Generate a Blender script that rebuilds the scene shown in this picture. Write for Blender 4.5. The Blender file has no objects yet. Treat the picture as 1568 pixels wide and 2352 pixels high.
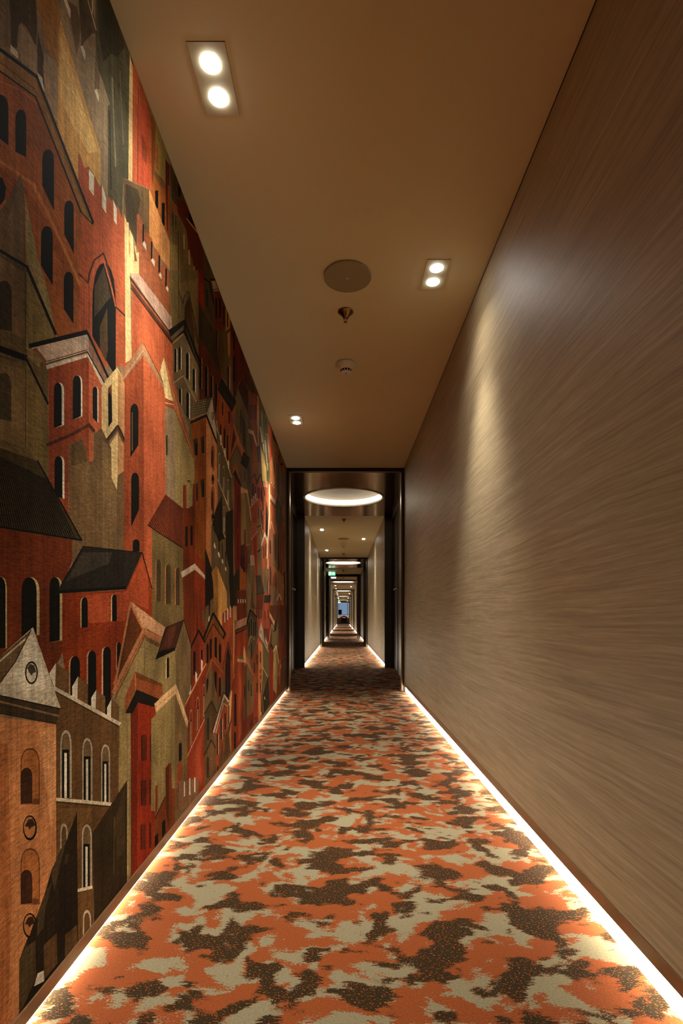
import bpy, bmesh, math, random
from mathutils import Vector, Matrix
from mathutils.geometry import delaunay_2d_cdt

# ------------------------------------------------------------------ camera, world, exposure
F_PX = 1190.0                       # focal length in pixels of the 1568 px wide frame
VX, VY = 787.5, 1417.5              # vanishing point of the corridor
EYE = 0.717                         # camera height
HC = 1.44                           # ceiling above the camera
H = EYE + HC                        # ceiling height
AL, BR = 0.544, 0.590               # left / right wall distance from the camera axis
cam_d = bpy.data.cameras.new('camera')
cam = bpy.data.objects.new('camera', cam_d)
bpy.context.scene.collection.objects.link(cam)
cam.location = (0, 0, EYE)
cam.rotation_euler = (math.pi / 2, 0, 0)
cam_d.sensor_fit = 'HORIZONTAL'
cam_d.sensor_width = 24.0
cam_d.lens = 24.0 * F_PX / 1568.0
cam_d.shift_x = -(VX - 784.0) / 1568.0
cam_d.shift_y = (VY - 1176.0) / 1568.0
cam_d.clip_start = 0.02
cam_d.clip_end = 200
sc = bpy.context.scene
sc.camera = cam
sc.view_settings.view_transform = 'Standard'
sc.view_settings.look = 'None'
sc.view_settings.gamma = 1.0
sc.view_settings.use_curve_mapping = False
sc.view_settings.exposure = 0.0
world = bpy.data.worlds.new('world')
sc.world = world
world.use_nodes = True
world.node_tree.nodes['Background'].inputs[0].default_value = (0.02, 0.022, 0.025, 1)
world.node_tree.nodes['Background'].inputs[1].default_value = 0.3

SPOT_W = 74.0        # watts of the narrow beam of one downlight
SPILL_W = 10.0       # watts of its wide spill
SPOT_ANGLE = 58.0   # degrees
SPILL_ANGLE = 124.0
LENS_E = 45.0        # emission of a downlight lens
LED_E = 17.5         # emission of the skirting light strip
RING_E = 9.0         # emission of the ceiling cove
WARM = (1.0, 0.95, 0.85)
WARM_LED = (1.0, 0.92, 0.75)

C = sc.collection
rnd = random.Random(7)

# ------------------------------------------------------------------ helpers
def lin(c):
    out = []
    for v in c[:3]:
        v = v / 255.0
        out.append(v / 12.92 if v <= 0.04045 else ((v + 0.055) / 1.055) ** 2.4)
    return tuple(out) + (1.0,)

def new_mat(name):
    m = bpy.data.materials.new(name)
    m.use_nodes = True
    nt = m.node_tree
    return m, nt, nt.nodes['Principled BSDF']

def nd(nt, typ, **kw):
    n = nt.nodes.new(typ)
    for k, v in kw.items():
        if k in n.inputs:
            n.inputs[k].default_value = v
        else:
            setattr(n, k, v)
    return n

def ramp(nt, stops, interp='LINEAR'):
    r = nt.nodes.new('ShaderNodeValToRGB')
    r.color_ramp.interpolation = interp
    els = r.color_ramp.elements
    while len(els) < len(stops):
        els.new(0.5)
    for e, (p, c) in zip(els, stops):
        e.position = p
        e.color = c
    return r

def obj_coords(nt, scale=(1, 1, 1), rot=(0, 0, 0), loc=(0, 0, 0)):
    g = nt.nodes.new('ShaderNodeNewGeometry')      # world position
    mp = nt.nodes.new('ShaderNodeMapping')
    mp.inputs['Scale'].default_value = scale
    mp.inputs['Rotation'].default_value = rot
    mp.inputs['Location'].default_value = loc
    nt.links.new(g.outputs['Position'], mp.inputs['Vector'])
    return mp

def plain(name, col, rough=0.5, metal=0.0, spec=0.5, noise=0.0, nscale=30.0, emit=None, estr=0.0):
    m, nt, b = new_mat(name)
    b.inputs['Base Color'].default_value = lin(col)
    b.inputs['Roughness'].default_value = rough
    b.inputs['Metallic'].default_value = metal
    b.inputs['Specular IOR Level'].default_value = spec
    mp = obj_coords(nt)
    n = nd(nt, 'ShaderNodeTexNoise', Scale=nscale, Detail=4.0)
    nt.links.new(mp.outputs[0], n.inputs['Vector'])
    k = 1.0 - noise
    c = lin(col)
    r = ramp(nt, [(0.3, tuple(v * k for v in c[:3]) + (1,)), (0.7, tuple(min(1, v * (1 + noise)) for v in c[:3]) + (1,))])
    nt.links.new(n.outputs['Fac'], r.inputs[0])
    nt.links.new(r.outputs[0], b.inputs['Base Color'])
    if emit:
        b.inputs['Emission Color'].default_value = tuple(emit) + (1,)
        b.inputs['Emission Strength'].default_value = estr
    return m

def mesh_obj(name, bm, mat, parent=None, loc=None, smooth=False):
    me = bpy.data.meshes.new(name)
    bmesh.ops.recalc_face_normals(bm, faces=bm.faces[:])
    bm.to_mesh(me)
    bm.free()
    if smooth:
        for p in me.polygons:
            p.use_smooth = True
    for m in (mat if isinstance(mat, (list, tuple)) else [mat]):
        me.materials.append(m)
    o = bpy.data.objects.new(name, me)
    C.objects.link(o)
    if loc is not None:
        o.location = loc
    if parent is not None:
        o.parent = parent
    return o

def add_box(bm, x0, x1, y0, y1, z0, z1, bev=0.0, mi=0):
    b2 = bmesh.new()
    bmesh.ops.create_cube(b2, size=1.0)
    for v in b2.verts:
        v.co = Vector(((x0 + x1) / 2 + v.co.x * (x1 - x0), (y0 + y1) / 2 + v.co.y * (y1 - y0), (z0 + z1) / 2 + v.co.z * (z1 - z0)))
    if bev > 0:
        bmesh.ops.bevel(b2, geom=b2.edges[:] , offset=bev, segments=2, affect='EDGES', profile=0.5)
    merge(bm, b2, mi)

def merge(bm, b2, mi=0):
    vm = {}
    for v in b2.verts:
        vm[v] = bm.verts.new(v.co)
    for f in b2.faces:
        try:
            nf = bm.faces.new([vm[v] for v in f.verts])
            nf.material_index = mi
            nf.smooth = f.smooth
        except ValueError:
            pass
    b2.free()

def box(name, x0, x1, y0, y1, z0, z1, mat, parent=None, bev=0.0):
    """box mesh whose object origin is at the parent's origin (or the world's)"""
    bm = bmesh.new()
    add_box(bm, x0, x1, y0, y1, z0, z1, bev)
    return mesh_obj(name, bm, mat, parent)

def add_lathe(bm, prof, seg=48, mi=0, smooth=True):
    """prof: list of (r, z); revolve about z"""
    rings = []
    for r, z in prof:
        if r < 1e-6:
            rings.append([bm.verts.new((0, 0, z))])
        else:
            rings.append([bm.verts.new((r * math.cos(2 * math.pi * i / seg), r * math.sin(2 * math.pi * i / seg), z)) for i in range(seg)])
    for a, b in zip(rings[:-1], rings[1:]):
        for i in range(seg):
            j = (i + 1) % seg
            if len(a) == 1 and len(b) == 1:
                continue
            if len(a) == 1:
                f = bm.faces.new([a[0], b[i], b[j]])
            elif len(b) == 1:
                f = bm.faces.new([a[i], a[j], b[0]])
            else:
                f = bm.faces.new([a[i], a[j], b[j], b[i]])
            f.material_index = mi
            f.smooth = smooth

def lathe(name, prof, mat, parent=None, loc=None, seg=48):
    bm = bmesh.new()
    add_lathe(bm, prof, seg)
    return mesh_obj(name, bm, mat, parent, loc)

def add_tube(bm, pts, rad, seg=10):
    pts = [Vector(p) for p in pts]
    rings = []
    for i, p in enumerate(pts):
        t = (pts[min(i + 1, len(pts) - 1)] - pts[max(i - 1, 0)]).normalized()
        up = Vector((0, 0, 1)) if abs(t.z) < 0.9 else Vector((1, 0, 0))
        u = t.cross(up).normalized(); w = t.cross(u).normalized()
        rr = rad[i] if isinstance(rad, (list, tuple)) else rad
        rings.append([bm.verts.new(p + u * rr * math.cos(2 * math.pi * k / seg) + w * rr * math.sin(2 * math.pi * k / seg)) for k in range(seg)])
    for a, b in zip(rings[:-1], rings[1:]):
        for k in range(seg):
            f = bm.faces.new([a[k], a[(k + 1) % seg], b[(k + 1) % seg], b[k]])
            f.smooth = True
    bm.faces.new(rings[0]); bm.faces.new(rings[-1][::-1])

def tag(o, label=None, cat=None, group=None, kind=None):
    if label: o['label'] = label
    if cat: o['category'] = cat
    if group: o['group'] = group
    if kind: o['kind'] = kind
    return o

def thing(name, loc, label, cat, group=None):
    o = bpy.data.objects.new(name, None)
    o.empty_display_size = 0.05
    C.objects.link(o)
    o.location = loc
    return tag(o, label, cat, group)

def struct(o, label=None):
    o['kind'] = 'structure'
    if label:
        o['label'] = label
    return o

def copy_tree(o, parent=None):
    c = o.copy()
    C.objects.link(c)
    c.parent = parent
    for ch in list(o.children):
        copy_tree(ch, c)
    return c

# ------------------------------------------------------------------ materials
def mat_ceiling():
    m, nt, b = new_mat('ceiling_paint')
    mp = obj_coords(nt)
    n = nd(nt, 'ShaderNodeTexNoise', Scale=220.0, Detail=3.0)
    nt.links.new(mp.outputs[0], n.inputs['Vector'])
    b.inputs['Base Color'].default_value = lin((224, 214, 178))
    b.inputs['Roughness'].default_value = 0.75
    b.inputs['Specular IOR Level'].default_value = 0.25
    bp = nd(nt, 'ShaderNodeBump', Strength=0.04, Distance=0.002)
    nt.links.new(n.outputs['Fac'], bp.inputs['Height'])
    nt.links.new(bp.outputs[0], b.inputs['Normal'])
    return m

def mat_wood():
    """pale taupe veneer, grain running along the corridor"""
    m, nt, b = new_mat('taupe_veneer')
    warp_c = obj_coords(nt, (1.2, 0.9, 2.2))
    warp = nd(nt, 'ShaderNodeTexNoise', Scale=1.6, Detail=2.0)
    nt.links.new(warp_c.outputs[0], warp.inputs['Vector'])
    g = nt.nodes.new('ShaderNodeNewGeometry')
    mix = nt.nodes.new('ShaderNodeVectorMath'); mix.operation = 'MULTIPLY_ADD'
    mix.inputs[1].default_value = (0, 0.0, 0.045)
    nt.links.new(warp.outputs['Color'], mix.inputs[0])
    nt.links.new(g.outputs['Position'], mix.inputs[2])
    def streak(sy, sz, scale, det):
        mp = nt.nodes.new('ShaderNodeMapping')
        mp.inputs['Scale'].default_value = (sy, sy, sz)
        nt.links.new(mix.outputs[0], mp.inputs['Vector'])
        n = nd(nt, 'ShaderNodeTexNoise', Scale=scale, Detail=det, Roughness=0.62)
        nt.links.new(mp.outputs[0], n.inputs['Vector'])
        return n
    a = streak(0.8, 46.0, 2.4, 6.0)
    c = streak(5.0, 190.0, 2.0, 4.0)
    d = streak(2.0, 12.0, 1.2, 3.0)
    r1 = ramp(nt, [(0.28, lin((146, 127, 97))), (0.52, lin((171, 152, 119))), (0.76, lin((188, 169, 135)))])
    nt.links.new(a.outputs['Fac'], r1.inputs[0])
    r2 = ramp(nt, [(0.32, (0.80, 0.79, 0.77, 1)), (0.66, (1.05, 1.05, 1.05, 1))])
    nt.links.new(c.outputs['Fac'], r2.inputs[0])
    r3 = ramp(nt, [(0.3, (0.9, 0.9, 0.89, 1)), (0.7, (1.05, 1.05, 1.05, 1))])
    nt.links.new(d.outputs['Fac'], r3.inputs[0])
    m1 = nt.nodes.new('ShaderNodeMix'); m1.data_type = 'RGBA'; m1.blend_type = 'MULTIPLY'; m1.inputs[0].default_value = 1.0
    nt.links.new(r1.outputs[0], m1.inputs[6]); nt.links.new(r2.outputs[0], m1.inputs[7])
    m2 = nt.nodes.new('ShaderNodeMix'); m2.data_type = 'RGBA'; m2.blend_type = 'MULTIPLY'; m2.inputs[0].default_value = 1.0
    nt.links.new(m1.outputs[2], m2.inputs[6]); nt.links.new(r3.outputs[0], m2.inputs[7])
    nt.links.new(m2.outputs[2], b.inputs['Base Color'])
    b.inputs['Roughness'].default_value = 0.50
    b.inputs['Specular IOR Level'].default_value = 0.34
    add = nt.nodes.new('ShaderNodeMath'); add.operation = 'ADD'
    nt.links.new(a.outputs['Fac'], add.inputs[0]); nt.links.new(c.outputs['Fac'], add.inputs[1])
    bp = nd(nt, 'ShaderNodeBump', Strength=0.16, Distance=0.003)
    nt.links.new(add.outputs[0], bp.inputs['Height'])
    nt.links.new(bp.outputs[0], b.inputs['Normal'])
    return m

def mat_carpet():
    m, nt, b = new_mat('blotched_carpet')
    L = nt.links
    g = nt.nodes.new('ShaderNodeNewGeometry')
    sep = nt.nodes.new('ShaderNodeSeparateXYZ'); L.new(g.outputs['Position'], sep.inputs[0])
    off = nt.nodes.new('ShaderNodeMath'); off.operation = 'SUBTRACT'; off.inputs[1].default_value = 0.006
    L.new(sep.outputs[0], off.inputs[0])
    cmb = nt.nodes.new('ShaderNodeCombineXYZ'); L.new(off.outputs[0], cmb.inputs[0]); L.new(sep.outputs[1], cmb.inputs[1])
    # frayed edges: fine sideways displacement
    fr = nd(nt, 'ShaderNodeTexNoise', Scale=1.0, Detail=3.0)
    fm = nt.nodes.new('ShaderNodeMapping'); fm.inputs['Scale'].default_value = (60, 260, 1)
    L.new(g.outputs['Position'], fm.inputs[0]); L.new(fm.outputs[0], fr.inputs['Vector'])
    fv = nt.nodes.new('ShaderNodeVectorMath'); fv.operation = 'MULTIPLY_ADD'; fv.inputs[1].default_value = (0.050, 0.008, 0)
    lw = nd(nt, 'ShaderNodeTexNoise', Scale=4.5, Detail=1.0)
    L.new(g.outputs['Position'], lw.inputs['Vector'])
    lv = nt.nodes.new('ShaderNodeVectorMath'); lv.operation = 'MULTIPLY_ADD'; lv.inputs[1].default_value = (0.10, 0.10, 0)
    L.new(lw.outputs['Color'], lv.inputs[0]); L.new(cmb.outputs[0], lv.inputs[2])
    L.new(fr.outputs['Color'], fv.inputs[0]); L.new(lv.outputs[0], fv.inputs[2])
    def blot(scale, sx, sy, loc, det=2.5, rough=0.55):
        mp = nt.nodes.new('ShaderNodeMapping'); mp.inputs['Scale'].default_value = (sx, sy, 1); mp.inputs['Location'].default_value = loc
        L.new(fv.outputs[0], mp.inputs[0])
        n = nd(nt, 'ShaderNodeTexNoise', Scale=scale, Detail=det, Roughness=rough)
        L.new(mp.outputs[0], n.inputs['Vector'])
        return n
    n1 = blot(10.0, 0.92, 1.08, (3.1, 0.4, 0), 2.5, 0.55)
    n2 = blot(9.5, 0.88, 1.12, (7.7, 2.9, 4), 2.5, 0.55)
    n3 = blot(34.0, 1.0, 1.0, (1.7, 5.9, 9), 2.0)
    fine = nd(nt, 'ShaderNodeTexNoise', Scale=1.0, Detail=2.0)
    fmp = nt.nodes.new('ShaderNodeMapping'); fmp.inputs['Scale'].default_value = (210, 330, 1)
    L.new(g.outputs['Position'], fmp.inputs[0]); L.new(fmp.outputs[0], fine.inputs['Vector'])
    def madd(x, k, y):
        a = nt.nodes.new('ShaderNodeMath'); a.operation = 'MULTIPLY_ADD'; a.inputs[1].default_value = k
        L.new(x, a.inputs[0]); L.new(y, a.inputs[2]); return a
    s1 = madd(n3.outputs['Fac'], 0.30, n1.outputs['Fac'])
    s1b = madd(fine.outputs['Fac'], 0.15, s1.outputs[0])
    s2 = madd(n3.outputs['Fac'], -0.16, n2.outputs['Fac'])
    s2b = madd(fine.outputs['Fac'], 0.14, s2.outputs[0])
    grey, orange, dark = lin((148, 136, 106)), lin((150, 78, 39)), lin((54, 43, 25))
    r1 = ramp(nt, [(0.0, orange), (0.735, orange), (0.752, grey), (1.0, grey)])
    L.new(s1b.outputs[0], r1.inputs[0])
    r2 = ramp(nt, [(0.0, (0, 0, 0, 1)), (0.512, (0, 0, 0, 1)), (0.524, (1, 1, 1, 1)), (1, (1, 1, 1, 1))])
    L.new(s2b.outputs[0], r2.inputs[0])
    # orange specks inside the dark patches
    sp = ramp(nt, [(0.0, dark), (0.60, dark), (0.66, lin((176, 88, 34))), (1.0, lin((176, 88, 34)))])
    L.new(fine.outputs['Fac'], sp.inputs[0])
    mx = nt.nodes.new('ShaderNodeMix'); mx.data_type = 'RGBA'
    L.new(r2.outputs[0], mx.inputs[0]); L.new(r1.outputs[0], mx.inputs[6]); L.new(sp.outputs[0], mx.inputs[7])
    tone = ramp(nt, [(0.25, (0.74, 0.74, 0.74, 1)), (0.7, (1.1, 1.1, 1.1, 1))])
    L.new(fine.outputs['Fac'], tone.inputs[0])
    ml = nt.nodes.new('ShaderNodeMix'); ml.data_type = 'RGBA'; ml.blend_type = 'MULTIPLY'; ml.inputs[0].default_value = 1.0
    L.new(mx.outputs[2], ml.inputs[6]); L.new(tone.outputs[0], ml.inputs[7])
    L.new(ml.outputs[2], b.inputs['Base Color'])
    b.inputs['Roughness'].default_value = 0.95
    b.inputs['Specular IOR Level'].default_value = 0.1
    bp = nd(nt, 'ShaderNodeBump', Strength=0.25, Distance=0.003)
    L.new(fine.outputs['Fac'], bp.inputs['Height']); L.new(bp.outputs[0], b.inputs['Normal'])
    return m

def mat_mural():
    m, nt, b = new_mat('mural_paint')
    L = nt.links
    at = nt.nodes.new('ShaderNodeAttribute'); at.attribute_name = 'Col'
    mp1 = obj_coords(nt, (1, 26, 130), (math.radians(38), 0, 0))
    n1 = nd(nt, 'ShaderNodeTexNoise', Scale=2.2, Detail=3.0)
    L.new(mp1.outputs[0], n1.inputs['Vector'])
    mp2 = obj_coords(nt, (1, 9, 7))
    n2 = nd(nt, 'ShaderNodeTexNoise', Scale=1.0, Detail=4.0)
    L.new(mp2.outputs[0], n2.inputs['Vector'])
    mp3 = obj_coords(nt, (1, 420, 420))
    n3 = nd(nt, 'ShaderNodeTexNoise', Scale=1.0, Detail=1.0)
    L.new(mp3.outputs[0], n3.inputs['Vector'])
    mp4 = obj_coords(nt, (1, 150, 6))
    n4 = nd(nt, 'ShaderNodeTexNoise', Scale=1.0, Detail=2.0)
    L.new(mp4.outputs[0], n4.inputs['Vector'])
    cur = at.outputs['Color']
    for n, lo, hi in ((n1, 0.66, 1.24), (n2, 0.62, 1.30), (n3, 0.74, 1.20), (n4, 0.80, 1.16)):
        r = ramp(nt, [(0.3, (lo, lo, lo, 1)), (0.7, (hi, hi * 0.99, hi * 0.97, 1))])
        L.new(n.outputs['Fac'], r.inputs[0])
        mx = nt.nodes.new('ShaderNodeMix'); mx.data_type = 'RGBA'; mx.blend_type = 'MULTIPLY'; mx.inputs[0].default_value = 1.0
        L.new(cur, mx.inputs[6]); L.new(r.outputs[0], mx.inputs[7])
        cur = mx.outputs[2]
    L.new(cur, b.inputs['Base Color'])
    b.inputs['Roughness'].default_value = 0.85
    b.inputs['Specular IOR Level'].default_value = 0.05
    bp = nd(nt, 'ShaderNodeBump', Strength=0.12, Distance=0.001)
    L.new(n3.outputs['Fac'], bp.inputs['Height']); L.new(bp.outputs[0], b.inputs['Normal'])
    return m

def mat_metal_ceiling():
    m, nt, b = new_mat('bronze_mirror')
    b.inputs['Base Color'].default_value = lin((150, 122, 84))
    b.inputs['Metallic'].default_value = 1.0
    mp = obj_coords(nt, (300, 4, 1))
    n = nd(nt, 'ShaderNodeTexNoise', Scale=1.0, Detail=3.0)
    nt.links.new(mp.outputs[0], n.inputs['Vector'])
    r = ramp(nt, [(0.2, (0.10, 0.10, 0.10, 1)), (0.8, (0.18, 0.18, 0.18, 1))])
    nt.links.new(n.outputs['Fac'], r.inputs[0])
    nt.links.new(r.outputs[0], b.inputs['Roughness'])
    return m

M = {}
M['ceiling'] = mat_ceiling()
M['wood'] = mat_wood()
M['carpet'] = mat_carpet()
M['mural'] = mat_mural()
M['bronze'] = mat_metal_ceiling()
M['frame'] = plain('dark_bronze_frame', (58, 44, 32), 0.32, 0.75, noise=0.1)
M['strip'] = plain('brushed_bronze_strip', (104, 82, 58), 0.36, 1.0, noise=0.08, nscale=120)
M['black'] = plain('black_gap', (14, 11, 9), 0.7, noise=0.1)
M['door'] = plain('dark_door_veneer', (44, 30, 21), 0.45, noise=0.25, nscale=18)
M['panel'] = plain('dark_panel', (50, 37, 26), 0.45, noise=0.15, nscale=14)
M['skirt'] = plain('bronze_skirting', (128, 94, 62), 0.4, 0.35, noise=0.08)
M['plaster'] = plain('wall_plaster', (150, 130, 105), 0.7, noise=0.05)
M['white'] = plain('white_plastic', (226, 220, 198), 0.4, noise=0.02)
M['dome'] = plain('dome_paint', (150, 140, 124), 0.7, noise=0.02)
M['cove'] = plain('white_cove_paint', (236, 230, 218), 0.6, noise=0.02)
M['speaker'] = plain('speaker_cloth', (156, 146, 116), 0.8, noise=0.12, nscale=900)
M['brass'] = plain('antique_brass', (150, 118, 74), 0.22, 1.0, noise=0.06)
M['steel'] = plain('satin_handle', (214, 198, 172), 0.38, 0.55, noise=0.04)
M['lens'] = plain('lamp_lens', (255, 245, 225), 0.3, emit=WARM, estr=LENS_E)
M['led'] = plain('led_diffuser', (255, 246, 228), 0.5, emit=WARM_LED, estr=LED_E)
M['led2'] = plain('led_diffuser_low', (255, 246, 228), 0.5, emit=WARM_LED, estr=LED_E * 2.0)
M['plate'] = plain('downlight_plate', (196, 186, 152), 0.6, noise=0.02)
M['ring'] = plain('cove_light', (255, 246, 228), 0.5, emit=(1.0, 0.86, 0.66), estr=RING_E)
M['glassbulb'] = plain('glass_bulb', (190, 120, 60), 0.1, noise=0.05)
# ------------------------------------------------------------------ the corridor shell
PORT = [-2.45, 5.0, 12.5, 20.0, 27.3, 34.6, 41.9]          # where each dark portal begins
PEND = [-0.05, 7.37, 15.08, 22.55, 29.75, 37.0, 44.3]      # where it ends
Y_END = 47.6
SECT = [(PEND[i], PORT[i + 1] if i + 1 < len(PORT) else Y_END) for i in range(len(PORT))]
AX, BX = 0.655, 0.692                                      # alcove side walls
LB0, LB1 = 0.020, 0.0495                                   # left skirting bottom / top
RB0, RB1 = 0.056, 0.0877                                   # right skirting bottom / top
T = 0.115

struct(box('floor', -0.80, 0.84, -2.60, Y_END + 0.2, -0.05, 0.0, M['carpet']), 'corridor carpet blotched in orange, beige and dark brown')
struct(box('wall_back', -0.80, 0.84, -2.56, -2.46, 0.0, H, M['panel']), 'dark panelled wall closing the corridor')

SECTION_PLACE = ['beside the painted mural', 'between the first and second dark portals', 'by the green exit sign',
                 'beyond the third portal', 'beyond the fourth portal', 'beyond the fifth portal', 'before the blue window']
for i, (y0, y1) in enumerate(SECT):
    lb0, lb1 = (LB0, LB1) if i == 0 else (RB0, RB1)
    struct(box('ceiling', -AL - T, BR + T, y0, y1, H, H + 0.06, M['ceiling']), 'cream painted corridor ceiling ' + SECTION_PLACE[i])
    wl = struct(box('wall_left', -AL - T, -AL - 0.004, y0, y1, lb0, H, M['plaster'] if i == 0 else M['wood']),
                'corridor wall carrying the mural' if i == 0 else 'taupe veneered left wall ' + SECTION_PLACE[i])
    wr = struct(box('wall_right', BR + 0.008, BR + T, y0, y1, RB0, H, M['black']), 'taupe veneered right wall ' + SECTION_PLACE[i])
    # veneer panels with a fine joint
    joints = [y0, 2.44, y1] if i == 0 else [y0, y1]
    for a, b in zip(joints[:-1], joints[1:]):
        box('veneer_panel', BR, BR + 0.008, a + 0.0006, b - 0.0006, RB1, H - 0.004, M['wood'], wr, bev=0.0005)
    if i > 0:
        box('veneer_panel', -AL - 0.004, -AL, y0, y1, lb1, H - 0.004, M['wood'], wl, bev=0.0005)
    struct(box('baseboard_left', -AL - 0.004, -AL + 0.002, y0, y1 - 0.002, lb0, lb1, M['skirt'], bev=0.001), 'bronze skirting along the left wall ' + SECTION_PLACE[i])
    struct(box('baseboard_right', BR - 0.002, BR + 0.008, y0, y1 - 0.002, RB0, RB1, M['skirt'], bev=0.001), 'bronze skirting along the right wall ' + SECTION_PLACE[i])
    # light strips under the skirtings: back channel and diffuser
    for side, zb, place in ((-1, lb0, 'left'), (1, RB0, 'right')):
        xw = -AL if side < 0 else BR
        th = thing('skirting_light', (xw, y0, 0.0),
                   'glowing warm light strip under the %s skirting %s' % ('mural' if (i == 0 and side < 0) else place, SECTION_PLACE[i]), 'light strip', 'light strips under the skirtings')
        L_ = y1 - y0
        def sx(a, b):
            a, b = side * a, side * b
            return (a, b) if a < b else (b, a)
        x0, x1 = sx(0.030, T)
        box('channel', x0, x1, 0, L_, 0.0, zb - 0.001, M['cove'], th)
        x0, x1 = sx(0.012, 0.0295)
        box('diffuser', x0, x1, 0.004, L_ - 0.004, 0.001, zb - 0.002, M['led2'] if (side < 0 and i == 0) else M['led'], th)
    # shadow gap along the top of the veneer
    struct(box('trim_%d' % (i + 1), BR - 0.0008, BR + 0.004, y0, y1, H - 0.006, H - 0.0002, M['black']), 'thin dark shadow gap between right wall and ceiling ' + SECTION_PLACE[i])

# ------------------------------------------------------------------ portals with their metal ceilings and doors
ORD = ['the one behind', 'first', 'second', 'third', 'fourth', 'fifth', 'sixth']
def metal_ceiling(cx, cy, r, x0, x1, y0, y1, z, thick=0.05, seg=96):
    bm = bmesh.new()
    angs = [2 * math.pi * k / seg for k in range(seg)]
    for (x, y) in ((x0, y0), (x1, y0), (x1, y1), (x0, y1)):
        angs.append(math.atan2(y - cy, x - cx) % (2 * math.pi))
    angs = sorted(set(round(a, 6) for a in angs))
    inner, outer = [], []
    for a in angs:
        dx, dy = math.cos(a), math.sin(a)
        t = 1e9
        if dx > 1e-9: t = min(t, (x1 - cx) / dx)
        if dx < -1e-9: t = min(t, (x0 - cx) / dx)
        if dy > 1e-9: t = min(t, (y1 - cy) / dy)
        if dy < -1e-9: t = min(t, (y0 - cy) / dy)
        inner.append((cx + r * dx, cy + r * dy)); outer.append((cx + t * dx, cy + t * dy))
    rows = []
    for zz in (z, z + thick):
        rows.append(([bm.verts.new((x, y, zz)) for x, y in inner], [bm.verts.new((x, y, zz)) for x, y in outer]))
    n = len(angs)
    for k in range(n):
        j = (k + 1) % n
        bm.faces.new([rows[0][0][k], rows[0][0][j], rows[0][1][j], rows[0][1][k]])
        bm.faces.new([rows[1][0][k], rows[1][1][k], rows[1][1][j], rows[1][0][j]])
        bm.faces.new([rows[0][0][k], rows[1][0][k], rows[1][0][j], rows[0][0][j]])
        bm.faces.new([rows[0][1][k], rows[0][1][j], rows[1][1][j], rows[1][1][k]])
    return bm

def lever(name, parent, side, y, z, xw):
    """escutcheon plate and lever handle on a door leaf whose face is at xw, pointing to the corridor"""
    pl = box('lock_plate', min(xw, xw - side * 0.010), max(xw, xw - side * 0.010), y - 0.020, y + 0.020, z - 0.150, z + 0.105, M['strip'], parent, bev=0.003)
    bm = bmesh.new()
    s = -side
    add_tube(bm, [(xw + s * 0.008, y, z), (xw + s * 0.050, y, z), (xw + s * 0.060, y + 0.006, z), (xw + s * 0.062, y + 0.03, z - 0.001), (xw + s * 0.062, y + 0.115, z - 0.004), (xw + s * 0.056, y + 0.128, z - 0.012)],
             [0.010, 0.010, 0.010, 0.009, 0.008, 0.007])
    mesh_obj('lever_handle', bm, M['steel'], parent)
    return pl

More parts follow.
